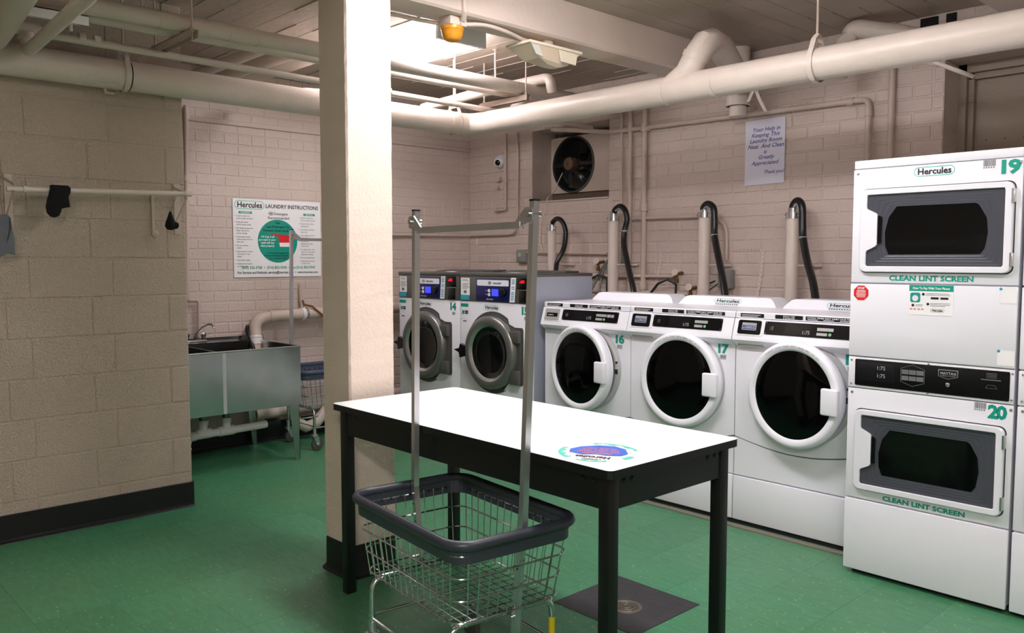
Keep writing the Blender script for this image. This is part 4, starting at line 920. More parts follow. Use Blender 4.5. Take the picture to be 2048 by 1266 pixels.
tag(build('sock', mb, 'sock_black'), 'black sock folded over the painted wall rail', 'sock')
t = thing('hanging_cloth', 'grey cloth knotted on string at the left end of the wall rail', 'cloth', (-4.69, 1.0, 1.6))
mb = MB(); sheet(mb, [(0.965, 1.668), (1.012, 1.672), (1.024, 1.655), (1.026, 1.62), (1.034, 1.56), (1.036, 1.478), (1.010, 1.486), (1.000, 1.484), (0.985, 1.475), (0.965, 1.465), (0.945, 1.47), (0.945, 1.64)], -4.70, 0.014)
mb.prism([(-4.684, 1.016, 1.665), (-4.676, 1.022, 1.61), (-4.676, 1.010, 1.57), (-4.684, 1.000, 1.53), (-4.684, 1.012, 1.60)], (0.002, 0.0, 0)); build('cloth', mb, 'cloth_grey', t)
build('string', MB().tube([(-4.69, 1.008, 1.672), (-4.69, 1.040, 1.80), (-4.70, 1.046, 1.818)], 0.003, 6).tube([(-4.69, 0.990, 1.67), (-4.70, 0.985, 1.80), (-4.70, 0.99, 1.815)], 0.0025, 6), 'string', t)
t = thing('hanging_pouch', 'small dark knotted pouch hanging by string from the right of the wall rail', 'pouch', (-4.68, 1.80, 1.65))
mb = MB(); mb.lathe((-4.68, 1.797, 1.72), (0, 0, -1), [(0.0001, 0), (0.006, 0.004), (0.014, 0.03), (0.026, 0.06), (0.030, 0.08), (0.020, 0.10), (0.0001, 0.104)], 14); mb.lathe((-4.67, 1.822, 1.662), (0, 0, -1), [(0.0001, 0), (0.014, 0.006), (0.018, 0.020), (0.012, 0.034), (0.0001, 0.04)], 12)
build('pouch', mb, 'sock_black', t); build('string', MB().tube([(-4.68, 1.797, 1.715), (-4.69, 1.835, 1.80), (-4.70, 1.842, 1.82)], 0.0025, 6), 'string', t)
tag(build('wall_hook', MB().box(XL+0.003, XL+0.02, 1.752, 1.768, 1.60, 1.84, 0.002).lathe((XL+0.004, 1.77, 1.60), (1, 0, 0), [(0.022, 0), (0.020, 0.012), (0.0001, 0.02)], 10), 'conduit_paint'), 'painted-over fixing plate on the block wall beside the hanging pouch', 'wall bracket')
# ------------------------------------------------------------------ poster and paper notice
PX = B+0.0115; t = thing('poster', 'white and teal laundry instruction poster on the back wall above the sink', 'poster', (PX, 3.235, 1.62))
PU, PV = (0, 1, 0), (0, 0, 1)
build('board', MB().box(PX-0.003, PX, 2.858, 3.618, 1.315, 1.925), 'poster_white', t)
x_ = PX+0.0008
logo((x_-0.001, 2.995, 1.879), PU, PV, (1, 0, 0), 0.25, 0.066, t)
def ptext(items, m, nm='lettering'):
    mb = MB()
    for s, yy, zz, sz, al, fit, sh in items: text_mb(mb, s, (x_+0.0008, yy, zz), PU, PV, sz, al, fit=fit, shear=sh, bold=0.015)
    build(nm, mb, m, t)
ptext([('LAUNDRY INSTRUCTIONS', 3.13, 1.862, 0.042, 'LEFT', 0.465, 0), ('For Service and Refunds: service@hercnet.com  •  www.hercnet.com', 2.885, 1.342, 0.026, 'LEFT', 0.70, 0)], 'black_ink', 'title_lettering')
ptext([('(800) 526-5760  •  (516) 822-9300  •  Fax (516) 822-9543', 2.92, 1.380, 0.030, 'LEFT', 0.64, 0)], 'teal_ink', 'phone_lettering')
ptext([('Detergent', 3.200, 1.808, 0.030, 'LEFT', 0.12, 0), ('Recommended', 3.147, 1.775, 0.030, 'LEFT', 0.185, 0)], 'grey_ink')
mb = MB(); ringface(mb, pill(0.042, 0.028), pill(0.034, 0.020), (x_, 3.175, 1.818), PU, PV); mb.quad((x_, 3.163, 1.813), (0, 0.024, 0), (0, 0, 0.010)); build('small_emblem', mb, 'grey_ink', t)
build('teal_disc', MB().add([(x_, 3.231+0.172*math.cos(2*PI*k/64), 1.600+0.172*math.sin(2*PI*k/64)) for k in range(64)], [tuple(range(64))]), 'teal_ink', t)
ptext([('Use', 3.231, 1.735, 0.026, 'CENTER', None, 0), ('Less Detergent To', 3.231, 1.703, 0.026, 'CENTER', None, 0), ('Prevent Over-Sudsing', 3.231, 1.672, 0.024, 'CENTER', 0.25, 0), ('Use Extra Detergent For', 3.231, 1.500, 0.016, 'CENTER', None, 0), ('Presoak & Heavy Stained Items', 3.231, 1.480, 0.016, 'CENTER', 0.24, 0), ('see machine label', 3.231, 1.460, 0.014, 'CENTER', None, 0)], 'black_ink', 'disc_lettering') if False else None
def dtext(rows, m, nm):
    mb = MB()
    for s, yc, zz, sz, fit, sh in rows:
        wd = fit or len(s)*sz*0.52
        text_mb(mb, s, (x_+0.0012, yc-wd/2, zz), PU, PV, sz, fit=wd, shear=sh, bold=0.015)
    build(nm, mb, m, t)
dtext([('Use', 3.231, 1.738, 0.026, None, 0), ('Less Detergent To', 3.231, 1.706, 0.026, 0.20, 0), ('Prevent Over-Sudsing', 3.231, 1.676, 0.025, 0.25, 0), ('Use Extra Detergent For', 3.231, 1.500, 0.016, 0.20, 0), ('Presoak & Heavy Stained Items', 3.231, 1.479, 0.016, 0.235, 0), ('see machine label', 3.231, 1.459, 0.014, 0.16, 0)], 'black_ink', 'disc_lettering')
dtext([('1/4 Cup is all', 3.140, 1.627, 0.023, 0.115, 0.25), ('you need or your', 3.140, 1.603, 0.023, 0.15, 0.25), ('wash will not', 3.140, 1.579, 0.023, 0.115, 0.25), ('rinse properly.', 3.140, 1.555, 0.023, 0.12, 0.25)], 'white_ink', 'disc_lettering')
cupx = x_+0.0010
build('cup_picture', MB().add([(cupx, 3.140, 1.664), (cupx, 3.232, 1.638), (cupx, 3.243, 1.588), (cupx, 3.363, 1.590), (cupx, 3.378, 1.640), (cupx, 3.385, 1.650), (cupx, 3.240, 1.654)], [(0, 1, 6), (1, 2, 3, 4, 5, 6)]), 'red_ink', t)
build('cup_base', MB().add([(cupx, 3.243, 1.588), (cupx, 3.248, 1.556), (cupx, 3.358, 1.556), (cupx, 3.363, 1.590)], [(0, 1, 2, 3)]), 'poster_white', t)
mb = MB(); mb.quad((x_, 2.905, 1.811), (0, 0.11, 0), (0, 0, 0.017)); mb.quad((x_, 3.462, 1.811), (0, 0.105, 0), (0, 0, 0.017)); build('heading_band', mb, 'teal_ink', t)
dtext([('WASHING', 2.96, 1.8145, 0.015, 0.08, 0), ('DRYING', 3.515, 1.8145, 0.015, 0.066, 0)], 'white_ink', 'heading_lettering')
lft = [('Check to make sure', 'drum is empty and clean'), ('Empty all pockets', 'before loading clothes'), ('Sort clothes properly for', 'better wash and to', 'prevent damage'), ('Load washer loosely', 'to the proper level and', 'close door'), ('Do not overload', 'washer'), ('Insert laundry card into', 'card reader to start', 'washer'), ('Select fabric setting',), ('Additional instructions', 'on washer decal')]
rgt_ = [('Check to make sure', 'drum is empty and clean'), ('Clean lint filter before', 'starting dryer'), ('Load clothes and close', 'dryer door'), ('Insert laundry card into', 'card reader'), ('Push desired', 'temperature setting', 'to start dryer'), ('To restart dryer, close', 'dryer door and reselect', 'temperature setting'), ('Do not overload dryer',), ('Additional instructions', 'on dryer decal')]
for col, yy in ((lft, 2.885), (rgt_, 3.435)):
    z = 1.787; mb = MB(); md = MB()
    for it in col:
        md.quad((x_+0.0006, yy-0.012, z+0.003), (0, 0.005, 0), (0, 0, 0.005))
        for s in it: text_mb(mb, s, (x_+0.0006, yy, z), PU, PV, 0.0165, wscale=0.82); z -= 0.0195
        z -= 0.0085
    build('body_lettering', mb, 'grey_ink', t); build('bullet', md, 'grey_ink', t)

PY = W-0.0125
t = thing('paper_notice', 'sheet of paper with blue italic message taped to the right wall', 'paper sign', (-3.055, PY, 2.19))
build('sheet', MB().add([(-3.207, PY, 1.970), (-2.905, PY, 1.975), (-2.905, PY, 2.417), (-3.207, PY, 2.415), (-3.207, PY+0.001, 1.970), (-2.905, PY+0.001, 1.975), (-2.905, PY+0.001, 2.417), (-3.207, PY+0.001, 2.415)], [(0, 1, 2, 3), (7, 6, 5, 4), (0, 4, 5, 1), (3, 2, 6, 7), (0, 3, 7, 4), (1, 5, 6, 2)]), 'paper', t)
mb = MB()
for s, xc, zz, sz, fit in (('Your Help in', -3.05, 2.335, 0.040, 0.205), ('Keeping This', -3.052, 2.298, 0.038, 0.215), ('Laundry Room', -3.05, 2.260, 0.038, 0.245), ('Neat  And Clean', -3.05, 2.221, 0.040, 0.275), ('is', -3.052, 2.183, 0.036, 0.025), ('Greatly', -3.045, 2.146, 0.038, 0.12), ('Appreciated', -3.05, 2.107, 0.038, 0.21), ('Thank you!', -2.985, 2.045, 0.032, 0.15)):
    text_mb(mb, s, (xc-fit/2, PY-0.0008, zz), UX, UZ, sz, fit=fit, shear=0.3, bold=0.012)
build('lettering', mb, 'blue_ink', t)
# ------------------------------------------------------------------ fluorescent fixtures, followed by added unseen fill lights
def fixture(label, x0, x1, y0, y1, lens, zb=2.79):
    t = thing('ceiling_light', label, 'ceiling light', ((x0+x1)/2, (y0+y1)/2, zb), 0, 'fluorescent ceiling lights')
    build('housing', MB().box(x0+0.01, x1-0.01, y0+0.03, y1-0.03, zb+0.035, CEIL-0.004), 'fixture_white', t)
    pr = [(y0, zb+0.03), (y0+0.02, zb+0.006), (y0+0.06, zb), (y1-0.06, zb), (y1-0.02, zb+0.006), (y1, zb+0.03), (y1, zb+0.075), (y0, zb+0.075)]
    build('lens', MB().prism([(x0+0.03, a, b) for a, b in pr], (x1-x0-0.06, 0, 0)), lens, t)
    for xa, xb in ((x0, x0+0.03), (x1-0.03, x1)): build('end_cap', MB().box(xa, xb, y0-0.002, y1+0.002, zb-0.004, CEIL-0.006, 0.003), 'fixture_end', t)
    return t
fixture('glowing fluorescent ceiling light above the pipes in the far bay', -5.28, -4.05, 3.19, 3.57, 'lens_far')
fixture('fluorescent ceiling light over the folding table, above the picture', -2.95, -1.73, 2.35, 2.65, 'lens_near')
fixture('added unseen fill light on the ceiling of the nearest bay, above the picture', -0.9, 0.3, 2.2, 2.5, 'fill_side')  # added fill for the front floor and its bounce
fixture('added unseen fill light on the ceiling behind the camera, outside the picture', 0.1, 1.3, -0.95, -0.60, 'fill_rear')  # unseen lamp added to brighten the block wall and column side
# ------------------------------------------------------------------ pipes
def pipe(name, label, pts, r, m='pipe_paint', joints=(), cat='pipe', n=16, jr=1.08, jw=0.02):
    c = sum((Vector(p) for p in pts), Vector())/len(pts); t = thing(name, label, cat, tuple(c))
    build('pipe_run', MB().tube(pts, r, n), m, t)
    for p, d in joints:
        p = Vector(p); d = Vector(d).normalized(); build('pipe_collar', MB().cyl(p-d*jw/2, p+d*jw/2, r*jr, n), m, t)
    return t
def bend(a, c, b, r, n=6):     # rounded corner points at c between a and b
    a, c, b = Vector(a), Vector(c), Vector(b); u = (a-c).normalized(); v = (b-c).normalized(); p = c+u*r; q = c+v*r
    return [tuple((1-s)**2*p+2*s*(1-s)*c+s*s*q) for s in [i/n for i in range(n+1)]]
ZM = 2.44; XM = -4.76; YM = 4.045
main = [(XM, YN+0.1, ZM), (XM, YM-0.16, ZM)]+bend((XM, YN, ZM), (XM, YM, ZM), (0, YM, ZM), 0.10)+[(XM+0.2, YM, ZM-0.002), (XE-0.02, YM, ZM-0.015)]
t = pipe('main_pipe', 'thickest cream pipe hung low along two walls and turning at the far corner', main, 0.080, n=24, joints=(((XM, 3.83, ZM), (0, 1, 0)), ((XM, YM-0.13, ZM), (0, 1, 0)), ((-2.99, YM, ZM-0.008), (1, 0, 0)), ((-2.66, YM, ZM-0.01), (1, 0, 0))), jr=1.03)
build('joint_gap', MB().cyl((XM, 1.618, ZM), (XM, 1.624, ZM), 0.0806, 24), 'seam_dark', t)
build('hook', MB().box(XM-0.03, XM+0.0, 1.50, 1.51, ZM-0.10, ZM-0.06).box(XM-0.03, XM, 1.50, 1.55, ZM-0.105, ZM-0.098), 'conduit_paint', t)
# Y branch of the main pipe up and across to the wall stack
build('branch', MB().tube([(-2.97, YM, ZM), (-2.86, YM+0.01, ZM+0.07), (-2.80, YM+0.02, ZM+0.17), (-2.78, YM+0.06, ZM+0.235), (-2.79, YM+0.14, ZM+0.26), (-2.83, YM+0.3, ZM+0.262), (-3.10, 5.0, ZM+0.20)], 0.076, 20), 'pipe_paint', t)
build('branch_collar', MB().cyl((-2.815, YM+0.017, ZM+0.145), (-2.80, YM+0.02, ZM+0.175), 0.081, 20), 'pipe_paint', t)
t = pipe('soil_stack', 'short thick vertical pipe against the right wall, ending above the paper notice', [(-3.18, 5.10, CEIL+0.01), (-3.18, 5.10, 2.50)], 0.075, n=20)
build('pipe_collar', MB().cyl((-3.18, 5.10, 2.56), (-3.18, 5.10, 2.50), 0.084, 20), 'pipe_paint', t); build('cleanout', MB().cyl((-3.18, 5.10, 2.50), (-3.18, 5.10, 2.43), 0.058, 20), 'pipe_paint', t)
pipe('overhead_pipe', 'thick cream pipe on hangers, nearest of the three parallel pipes in the far bay', [(-4.3, YN+0.05, 2.645), (-4.3, 5.2, 2.65)], 0.043, joints=(((-4.3, 1.62, 2.645), (0, 1, 0)), ((-4.3, 1.98, 2.645), (0, 1, 0)), ((-4.3, 2.14, 2.645), (0, 1, 0)), ((-4.3, 3.42, 2.65), (0, 1, 0)), ((-4.3, 4.05, 2.65), (0, 1, 0))), jr=1.02, jw=0.004)
pipe('overhead_pipe', 'thinner pipe beside the thick one, middle of the three parallel overhead pipes', [(-4.43, YN+0.05, 2.625), (-4.43, 5.2, 2.63)], 0.026)
pipe('overhead_pipe', 'thin low pipe, farthest of the three parallel overhead pipes', [(-4.60, YN+0.05, 2.565), (-4.60, 5.2, 2.53)], 0.019, joints=(((-4.6, 1.35, 2.565), (0, 1, 0)), ((-4.6, 1.42, 2.565), (0, 1, 0)), ((-4.6, 3.2, 2.55), (0, 1, 0))), jr=1.35, jw=0.03)
def trapeze(label, y, x0, x1, z):
    t = thing('pipe_hanger', label, 'pipe hanger', (x0, y, z))
    mb = MB(); h = 0.021
    for a in ((x1, x0, y-h, y-h+0.003, z-0.04, z), (x1, x0, y+h-0.003, y+h, z-0.04, z), (x1, x0, y-h, y+h, z-0.003, z)): mb.box(*a)
    build('channel', mb, 'conduit_paint', t)
    for xr in (x0-0.03, x1+0.03): build('rod', MB().cyl((xr, y, z-0.045), (xr, y, CEIL), 0.0055, 8).cyl((xr, y, z-0.012), (xr, y, z+0.012), 0.012, 6), 'conduit_paint', t)
trapeze('slotted hanger channel under the pipes left of the column', 1.745, -4.17, -4.72, 2.598)
trapeze('slotted hanger channel under the pipes right of the column', 4.115, -4.22, -4.72, 2.600)
def lonerod(label, x, y, z0): tag(build('hanger_rod', MB().cyl((x, y, z0), (x, y, CEIL), 0.0065, 8).lathe((x, y, CEIL-0.003), (0, 0, -1), [(0.02, 0), (0.012, 0.006), (0.0001, 0.006)], 10), 'conduit_paint'), label, 'hanger rod', 'hanger rods in the far bay')
lonerod('thin rod from the ceiling to the thick overhead pipe, far bay', -4.33, 3.90, 2.68)
lonerod('thin rod behind the overhead pipes in the far bay', -4.62, 3.78, 2.56)
lonerod('thin rod left of the column above the thick pipe', -4.33, 1.55, 2.68)
def clevis(label, x, y, z, r, along):
    t = thing('pipe_hanger', label, 'pipe hanger', (x, y, z+r)); d = Vector((0, 1, 0)) if along == 'y' else Vector((1, 0, 0)); s = Vector((1, 0, 0)) if along == 'y' else Vector((0, 1, 0)); c = Vector((x, y, z))
    build('rod', MB().cyl((x, y, z+r+0.06), (x, y, CEIL), 0.0065, 8).cyl((x, y, z+r+0.055), (x, y, z+r+0.075), 0.015, 6), 'conduit_paint', t)
    mb = MB(); pts = [c+s*((r+0.003)*math.cos(a))+Vector((0, 0, 1))*((r+0.003)*math.sin(a)) for a in [PI*(1.0+k/16) for k in range(17)]]
    pts = [c+s*(-0.012)+Vector((0, 0, r+0.066))]+[c-s*(r*0.45)+Vector((0, 0, r+0.045))]+[c-s*(r*0.95)+Vector((0, 0, r*0.5))]+pts+[c+s*(r*0.95)+Vector((0, 0, r*0.5)), c+s*(r*0.45)+Vector((0, 0, r+0.045)), c+s*0.012+Vector((0, 0, r+0.066))]
    vs = []; fs = []
    for p in pts: vs += [p-d*0.013, p+d*0.013]
    for i in range(len(pts)-1): fs.append((2*i, 2*i+1, 2*i+3, 2*i+2))
    mb.add(vs, fs); mb.add([Vector(v)*1+(Vector(v)-c).normalized()*0.003 for v in vs], [f[::-1] for f in fs]); mb.cyl(c-s*0.035+Vector((0, 0, r+0.03)), c+s*0.035+Vector((0, 0, r+0.03)), 0.006, 8)
    build('clevis', mb, 'pipe_paint', t)
clevis('clevis hanger on the main pipe in front of the far corner', XM, 3.885, ZM, 0.08, 'y')
clevis('clevis hanger on the main pipe above the block wall', XM, 1.60, ZM, 0.08, 'y')
clevis('clevis hanger on the main pipe above the paper notice', -2.075, YM, ZM-0.012, 0.08, 'x')
# cross pipes in the far bay
pipe('ceiling_pipe', 'cross pipe near the ceiling behind the parallel pipes, left of the column', [(-6.15, 2.36, 2.70), (-4.62, 2.37, 2.70)], 0.036)
pipe('ceiling_pipe', 'cross pipe near the ceiling, right-hand one of the pair left of the column', [(-6.15, 2.52, 2.70), (-4.55, 2.55, 2.70)], 0.040)
pipe('ceiling_pipe', 'pipe with white elbow peeping out left of the column above the main pipe', [(-5.9, 2.93, 2.62), (-5.25, 2.93, 2.60)]+bend((-5.3, 2.93, 2.60), (-5.2, 2.93, 2.60), (-5.2, 3.10, 2.60), 0.05)+[(-5.2, 3.25, 2.62)], 0.028)
t = pipe('elbow_pipe', 'bent cream pipe dropping from the ceiling through two elbows at the upper left', [(-3.3, 1.06, 2.475), (-4.5, 1.10, 2.457)]+bend((-4.4, 1.10, 2.457), (-4.60, 1.10, 2.455), (-4.60, 1.10, 2.6), 0.05)+[(-4.60, 1.10, 2.545)], 0.029)
build('pipe_collar', MB().cyl((-4.60, 1.10, 2.515), (-4.60, 1.10, 2.545), 0.037, 16), 'pipe_paint', t)
build('tee', MB().cyl((-4.60, 1.05, 2.566), (-4.60, 1.16, 2.566), 0.034, 16), 'pipe_paint', t)
pipe('duct_pipe', 'wide cream pipe crossing the upper left corner of the picture', [(-3.3, 0.86, 2.53), (-4.32, 0.93, 2.485), (-4.50, 0.94, 2.48)], 0.062, n=20)
tag(build('channel_strip', MB().box(-4.33, -4.15, 0.2, 1.25, 2.555, 2.56).box(-4.155, -4.15, 0.2, 1.25, 2.515, 2.56).cyl((-4.24, 1.20, 2.50), (-4.24, 1.20, CEIL), 0.007, 8).cyl((-4.24, 1.20, 2.575), (-4.24, 1.20, 2.595), 0.02, 6), 'fixture_white'), 'long white channel strip with a bolt at the upper left edge of the picture', 'channel')
pipe('elbow_pipe', 'cream pipe with a down-turned elbow behind the emergency light', [(-5.3, 4.20, 2.70), (-4.5, 4.24, 2.72)]+bend((-4.6, 4.24, 2.72), (-4.15, 4.26, 2.725), (-4.15, 4.27, 2.5), 0.06)+[(-4.155, 4.28, 2.63)], 0.036)
pipe('ceiling_pipe', 'sloping cross pipe behind the parallel pipes, right of the column', [(-5.15, 3.90, 2.60), (-4.3, 3.99, 2.66)], 0.032)
pipe('ceiling_pipe', 'short pipe stub rising from behind the bend of the main pipe', [(-4.86, 4.46, 2.49), (-4.45, 4.35, 2.70)], 0.045)
pipe('elbow_pipe', 'cream pipe bent over the main pipe above the paper notice', [(-2.40, 4.95, 2.55), (-2.37, 4.96, 2.76)]+bend((-2.37, 4.96, 2.6), (-2.34, 4.98, 2.84), (-2.0, 5.0, 2.74), 0.06)+[(-2.05, 5.0, 2.75), (-1.92, 5.02, 2.70)], 0.052, n=18)
pipe('overhead_pipe', 'long thin painted rod running behind the main pipe at the upper right', [(-1.86, 4.5, 2.55), (-1.53, 4.62, 2.37)], 0.011)
t = pipe('pipe_stub', 'fat rounded pipe end behind the main pipe at the upper right', [(-1.93, 4.55, 2.56), (-1.69, 4.60, 2.468)], 0.026)
# wall-hugging conduits on the right wall
WY = W-0.035
pipe('wall_pipe', 'long level pipe across the right wall bending down beside the paper notice', [(-4.62, 4.75, 2.47), (-4.42, WY, 2.475), (-2.42, WY, 2.45)]+bend((-3, WY, 2.45), (-2.33, WY, 2.45), (-2.33, WY, 2), 0.05)+[(-2.33, WY, 0.9)], 0.018, 'conduit_paint', joints=(((-2.45, WY, 2.45), (1, 0, 0)), ((-2.33, WY, 2.37), (0, 0, 1)), ((-4.05, WY, 2.465), (1, 0, 0))), jr=1.3, jw=0.05)
pipe('wall_pipe', 'vertical pipe on the right wall between the notice and the dryer tower', [(-2.19, WY, CEIL-0.005), (-2.19, WY, 0.9)], 0.019, 'conduit_paint')
pipe('wall_pipe', 'thinnest of three vertical pipes right of the fan', [(-4.305, WY, 2.62), (-4.30, WY, 1.86)], 0.011, 'conduit_paint')
pipe('wall_pipe', 'middle one of three vertical pipes right of the fan', [(-4.215, WY, 2.62), (-4.215, WY, 1.15)], 0.017, 'conduit_paint', joints=(((-4.215, WY, 2.50), (0, 0, 1)),), jr=1.4, jw=0.06)
pipe('wall_pipe', 'rightmost of three vertical pipes right of the fan, with a valve box', [(-4.075, WY, 2.62), (-4.075, WY, 1.15)], 0.021, 'conduit_paint', joints=(((-4.075, WY, 1.86), (0, 0, 1)), ((-4.075, WY, 2.47), (0, 0, 1)), ((-4.075, WY, 1.25), (0, 0, 1))), jr=1.45, jw=0.06)
pipe('wall_pipe', 'level conduit that bends down behind the third black hose', [(-4.20, WY, 1.775), (-3.50, WY, 1.77)]+bend((-4, WY, 1.765), (-3.33, WY, 1.745), (-3.33, WY, 1.4), 0.13)+[(-3.33, WY, 1.45)], 0.012, 'conduit_paint')
pipe('wall_pipe', 'low level water pipe behind washers 16 and 17', [(-5.2, WY, 1.31), (-3.78, WY, 1.325)], 0.013, 'conduit_paint')
pipe('wall_pipe', 'thin level pipe between the grey box and the second standpipe', [(-5.38, WY, 1.515), (-4.45, WY, 1.50)], 0.009, 'conduit_paint')
pipe('wall_pipe', 'lowest level pipe just above the hoods of the washers', [(-4.6, WY, 1.195), (-3.5, WY, 1.195)], 0.018, 'conduit_paint', joints=(((-3.6, WY, 1.2), (0, 0, 1)),), jr=1.6, jw=0.04)
pipe('wall_pipe', 'vertical conduit right of the dome camera that bends along the corner', [(-5.52, WY, 2.6), (-5.50, WY, 2.4), (-5.51, WY, 1.80)]+bend((-5.51, WY, 2), (-5.51, WY, 1.685), (-6, WY, 1.685), 0.11)+[(-6.13, WY, 1.685)]+bend((-6, WY, 1.685), (B+0.03, WY, 1.683), (B+0.03, 5, 1.68), 0.04)+[(B+0.03, 5.0, 1.68), (B+0.03, 3.85, 1.665)], 0.011, 'conduit_paint')
pipe('wall_pipe', 'short conduit with a small box beside the dome camera', [(-5.665, WY, 2.6), (-5.665, WY, 1.93)]+bend((-5.665, WY, 2), (-5.665, WY, 1.91), (-5.9, WY, 1.91), 0.02)+[(-5.79, WY, 1.91)], 0.012, 'conduit_paint', joints=(((-5.665, WY, 2.17), (0, 0, 1)), ((-5.79, WY, 1.91), (1, 0, 0))), jr=1.5, jw=0.03)
tag(build('conduit_clamp', MB().box(-5.79, -5.74, WY-0.01, W-0.004, 2.17, 2.21, 0.006).lathe((-5.76, WY-0.01, 2.12), (0, -1, 0), [(0.018, 0), (0.015, 0.01), (0.0001, 0.012)], 10), 'conduit_paint'), 'painted-over outlet fitting below the dome camera', 'fitting')
pipe('wall_pipe', 'vertical pipe on the back wall beside the edge of the block wall', [(-6.17, 2.505, 2.58), (-6.17, 2.475, 1.17)]+[(-6.17, 2.47, 1.15)], 0.018, 'conduit_paint', joints=(((-6.17, 2.505, 2.5), (0, 0, 1)), ((-6.17, 2.49, 2.05), (0, 0, 1)), ((-6.17, 2.478, 1.18), (0, 0, 1))), jr=1.3, jw=0.04)
pipe('wall_pipe', 'small water pipe bending down to the sink taps', [(-6.17, 2.30, 1.15), (-6.17, 2.545, 1.15)]+bend((-6.17, 2.4, 1.15), (-6.17, 2.56, 1.15), (-6.17, 2.56, 1), 0.02)+[(-6.17, 2.555, 0.86)], 0.011, 'conduit_paint')
# ledge high on the back wall
struct('trim_3', MB().box(B, B+0.022, 1.2, W, 2.345, 2.405, 0.006) if False else MB().box(B, B+0.020, 2.53, W, 2.478, 2.515, 0.006), 'painted_brick')
# valves, hoses and small fittings low on the right wall
def valve(label, x, z):
    t = thing('tap_valve', label, 'valve', (x, W-0.06, z))
    build('body', MB().cyl((x, W-0.01, z), (x, W-0.10, z-0.01), 0.013, 10).cyl((x, W-0.08, z-0.005), (x, W-0.08, z-0.075), 0.012, 10).cyl((x, W-0.08, z-0.045), (x, W-0.08, z-0.075), 0.017, 8), 'brass', t)
    build('handwheel', MB().lathe((x, W-0.10, z+0.004), (0.2, -1, 0.3), [(0.0001, 0), (0.012, 0.0), (0.026, 0.004), (0.028, 0.010), (0.020, 0.012), (0.0001, 0.010)], 8), 'conduit_paint', t)
valve('painted water valve above washer 17', -3.725, 1.352); valve('low painted water valve near the hood of washer 17', -3.60, 1.245); valve('dark water valve between the first two standpipes', -4.50, 1.435)
for lb, x, z in (('pair of black supply hoses curling behind washer 16', -4.40, 1.30), ('black supply hose dropping from the valve above washer 17', -3.73, 1.27)):
    tag(build('supply_hose', MB().tube([(x, W-0.08, z), (x-0.06, W-0.11, z+0.035), (x-0.13, W-0.13, z+0.0), (x-0.19, W-0.15, z-0.08), (x-0.22, W-0.16, z-0.2)], 0.010, 8).tube([(x, W-0.08, z+0.0), (x+0.005, W-0.09, z-0.08), (x+0.01, W-0.10, z-0.2)], 0.009, 8), 'hose_black'), lb, 'hose')
tag(build('power_cable', MB().tube([(-4.42, W-0.03, 1.46), (-4.49, W-0.06, 1.36), (-4.51, W-0.1, 1.28), (-4.56, W-0.14, 1.15)], 0.012, 8).tube([(-4.43, W-0.04, 1.45), (-4.475, W-0.06, 1.34), (-4.46, W-0.1, 1.25), (-4.45, W-0.14, 1.12)], 0.010, 8), 'steel_dull'), 'grey cables dropping beside the second standpipe', 'cable')
tag(build('power_cable', MB().tube([(-3.40, W-0.06, 1.30), (-3.46, W-0.09, 1.27), (-3.50, W-0.12, 1.20), (-3.53, W-0.14, 1.12)], 0.006, 8).tube([(-3.38, W-0.06, 1.28), (-3.42, W-0.09, 1.24), (-3.47, W-0.12, 1.19), (-3.50, W-0.14, 1.12)], 0.005, 8), 'hose_black'), 'thin black cords under the grey box behind washer 17', 'cable')
def jbox(label, x, z, wx, hz, m='grey_box', knob=False, d=0.055):
    t = thing('junction_box', label, 'electrical box', (x, W-0.03, z)); build('box', MB().box(x-wx/2, x+wx/2, W-d, W-0.004, z-hz/2, z+hz/2, 0.008), m, t)
    build('cover', MB().box(x-wx/2+0.006, x+wx/2-0.006, W-d-0.004, W-d+0.003, z-hz/2+0.006, z+hz/2-0.006, 0.003), m, t)
    if knob: build('knob', MB().lathe((x-0.005, W-d-0.003, z+0.008), (0, -1, 0), [(0.02, 0), (0.017, 0.008), (0.0001, 0.009)], 14), 'silver_label', t)
jbox('grey square electrical box above washer 15', -5.445, 1.485, 0.115, 0.115, knob=True); jbox('narrow grey electrical box beside the second standpipe', -4.262, 1.49, 0.055, 0.14); jbox('grey electrical box with cords behind the third hose', -3.325, 1.312, 0.105, 0.135, d=0.07)
for lb, pts in (('perforated strap hanging on the wall above washer 17, left one', [(-3.925, 1.51), (-3.93, 1.42), (-3.965, 1.28), (-4.0, 1.16)]), ('long perforated strap looped on the wall right of the grey box', [(-3.245, 1.525), (-3.07, 1.52), (-3.055, 1.50), (-3.06, 1.38), (-3.08, 1.25), (-3.10, 1.16)])):
    mb = MB(); h = 0.010; vs = []; fs = []
    for i, (p, q) in enumerate(pts): vs += [(p-h, W-0.012, q), (p+h, W-0.012, q)]
    for i in range(len(pts)-1): fs.append((2*i, 2*i+1, 2*i+3, 2*i+2))
    mb.add(vs, fs); t = thing('perforated_strap', lb, 'strap', (pts[0][0], W-0.012, pts[0][1])); build('strap', mb, 'pipe_paint', t)
    hl = MB()
    for i in range(len(pts)-1):
        n = max(1, int(math.dist(pts[i], pts[i+1])/0.028))
        for k in range(n): hl.disc((pts[i][0]+(pts[i+1][0]-pts[i][0])*(k+.5)/n, W-0.0125, pts[i][1]+(pts[i+1][1]-pts[i][1])*(k+.5)/n), (0, -1, 0), 0.003, 6)
    build('strap_hole', hl, 'seam_dark', t)
t = thing('perforated_strap', 'two short perforated straps dangling under the main pipe beside the soil stack', 'strap', (-2.40, 4.1, 2.3))
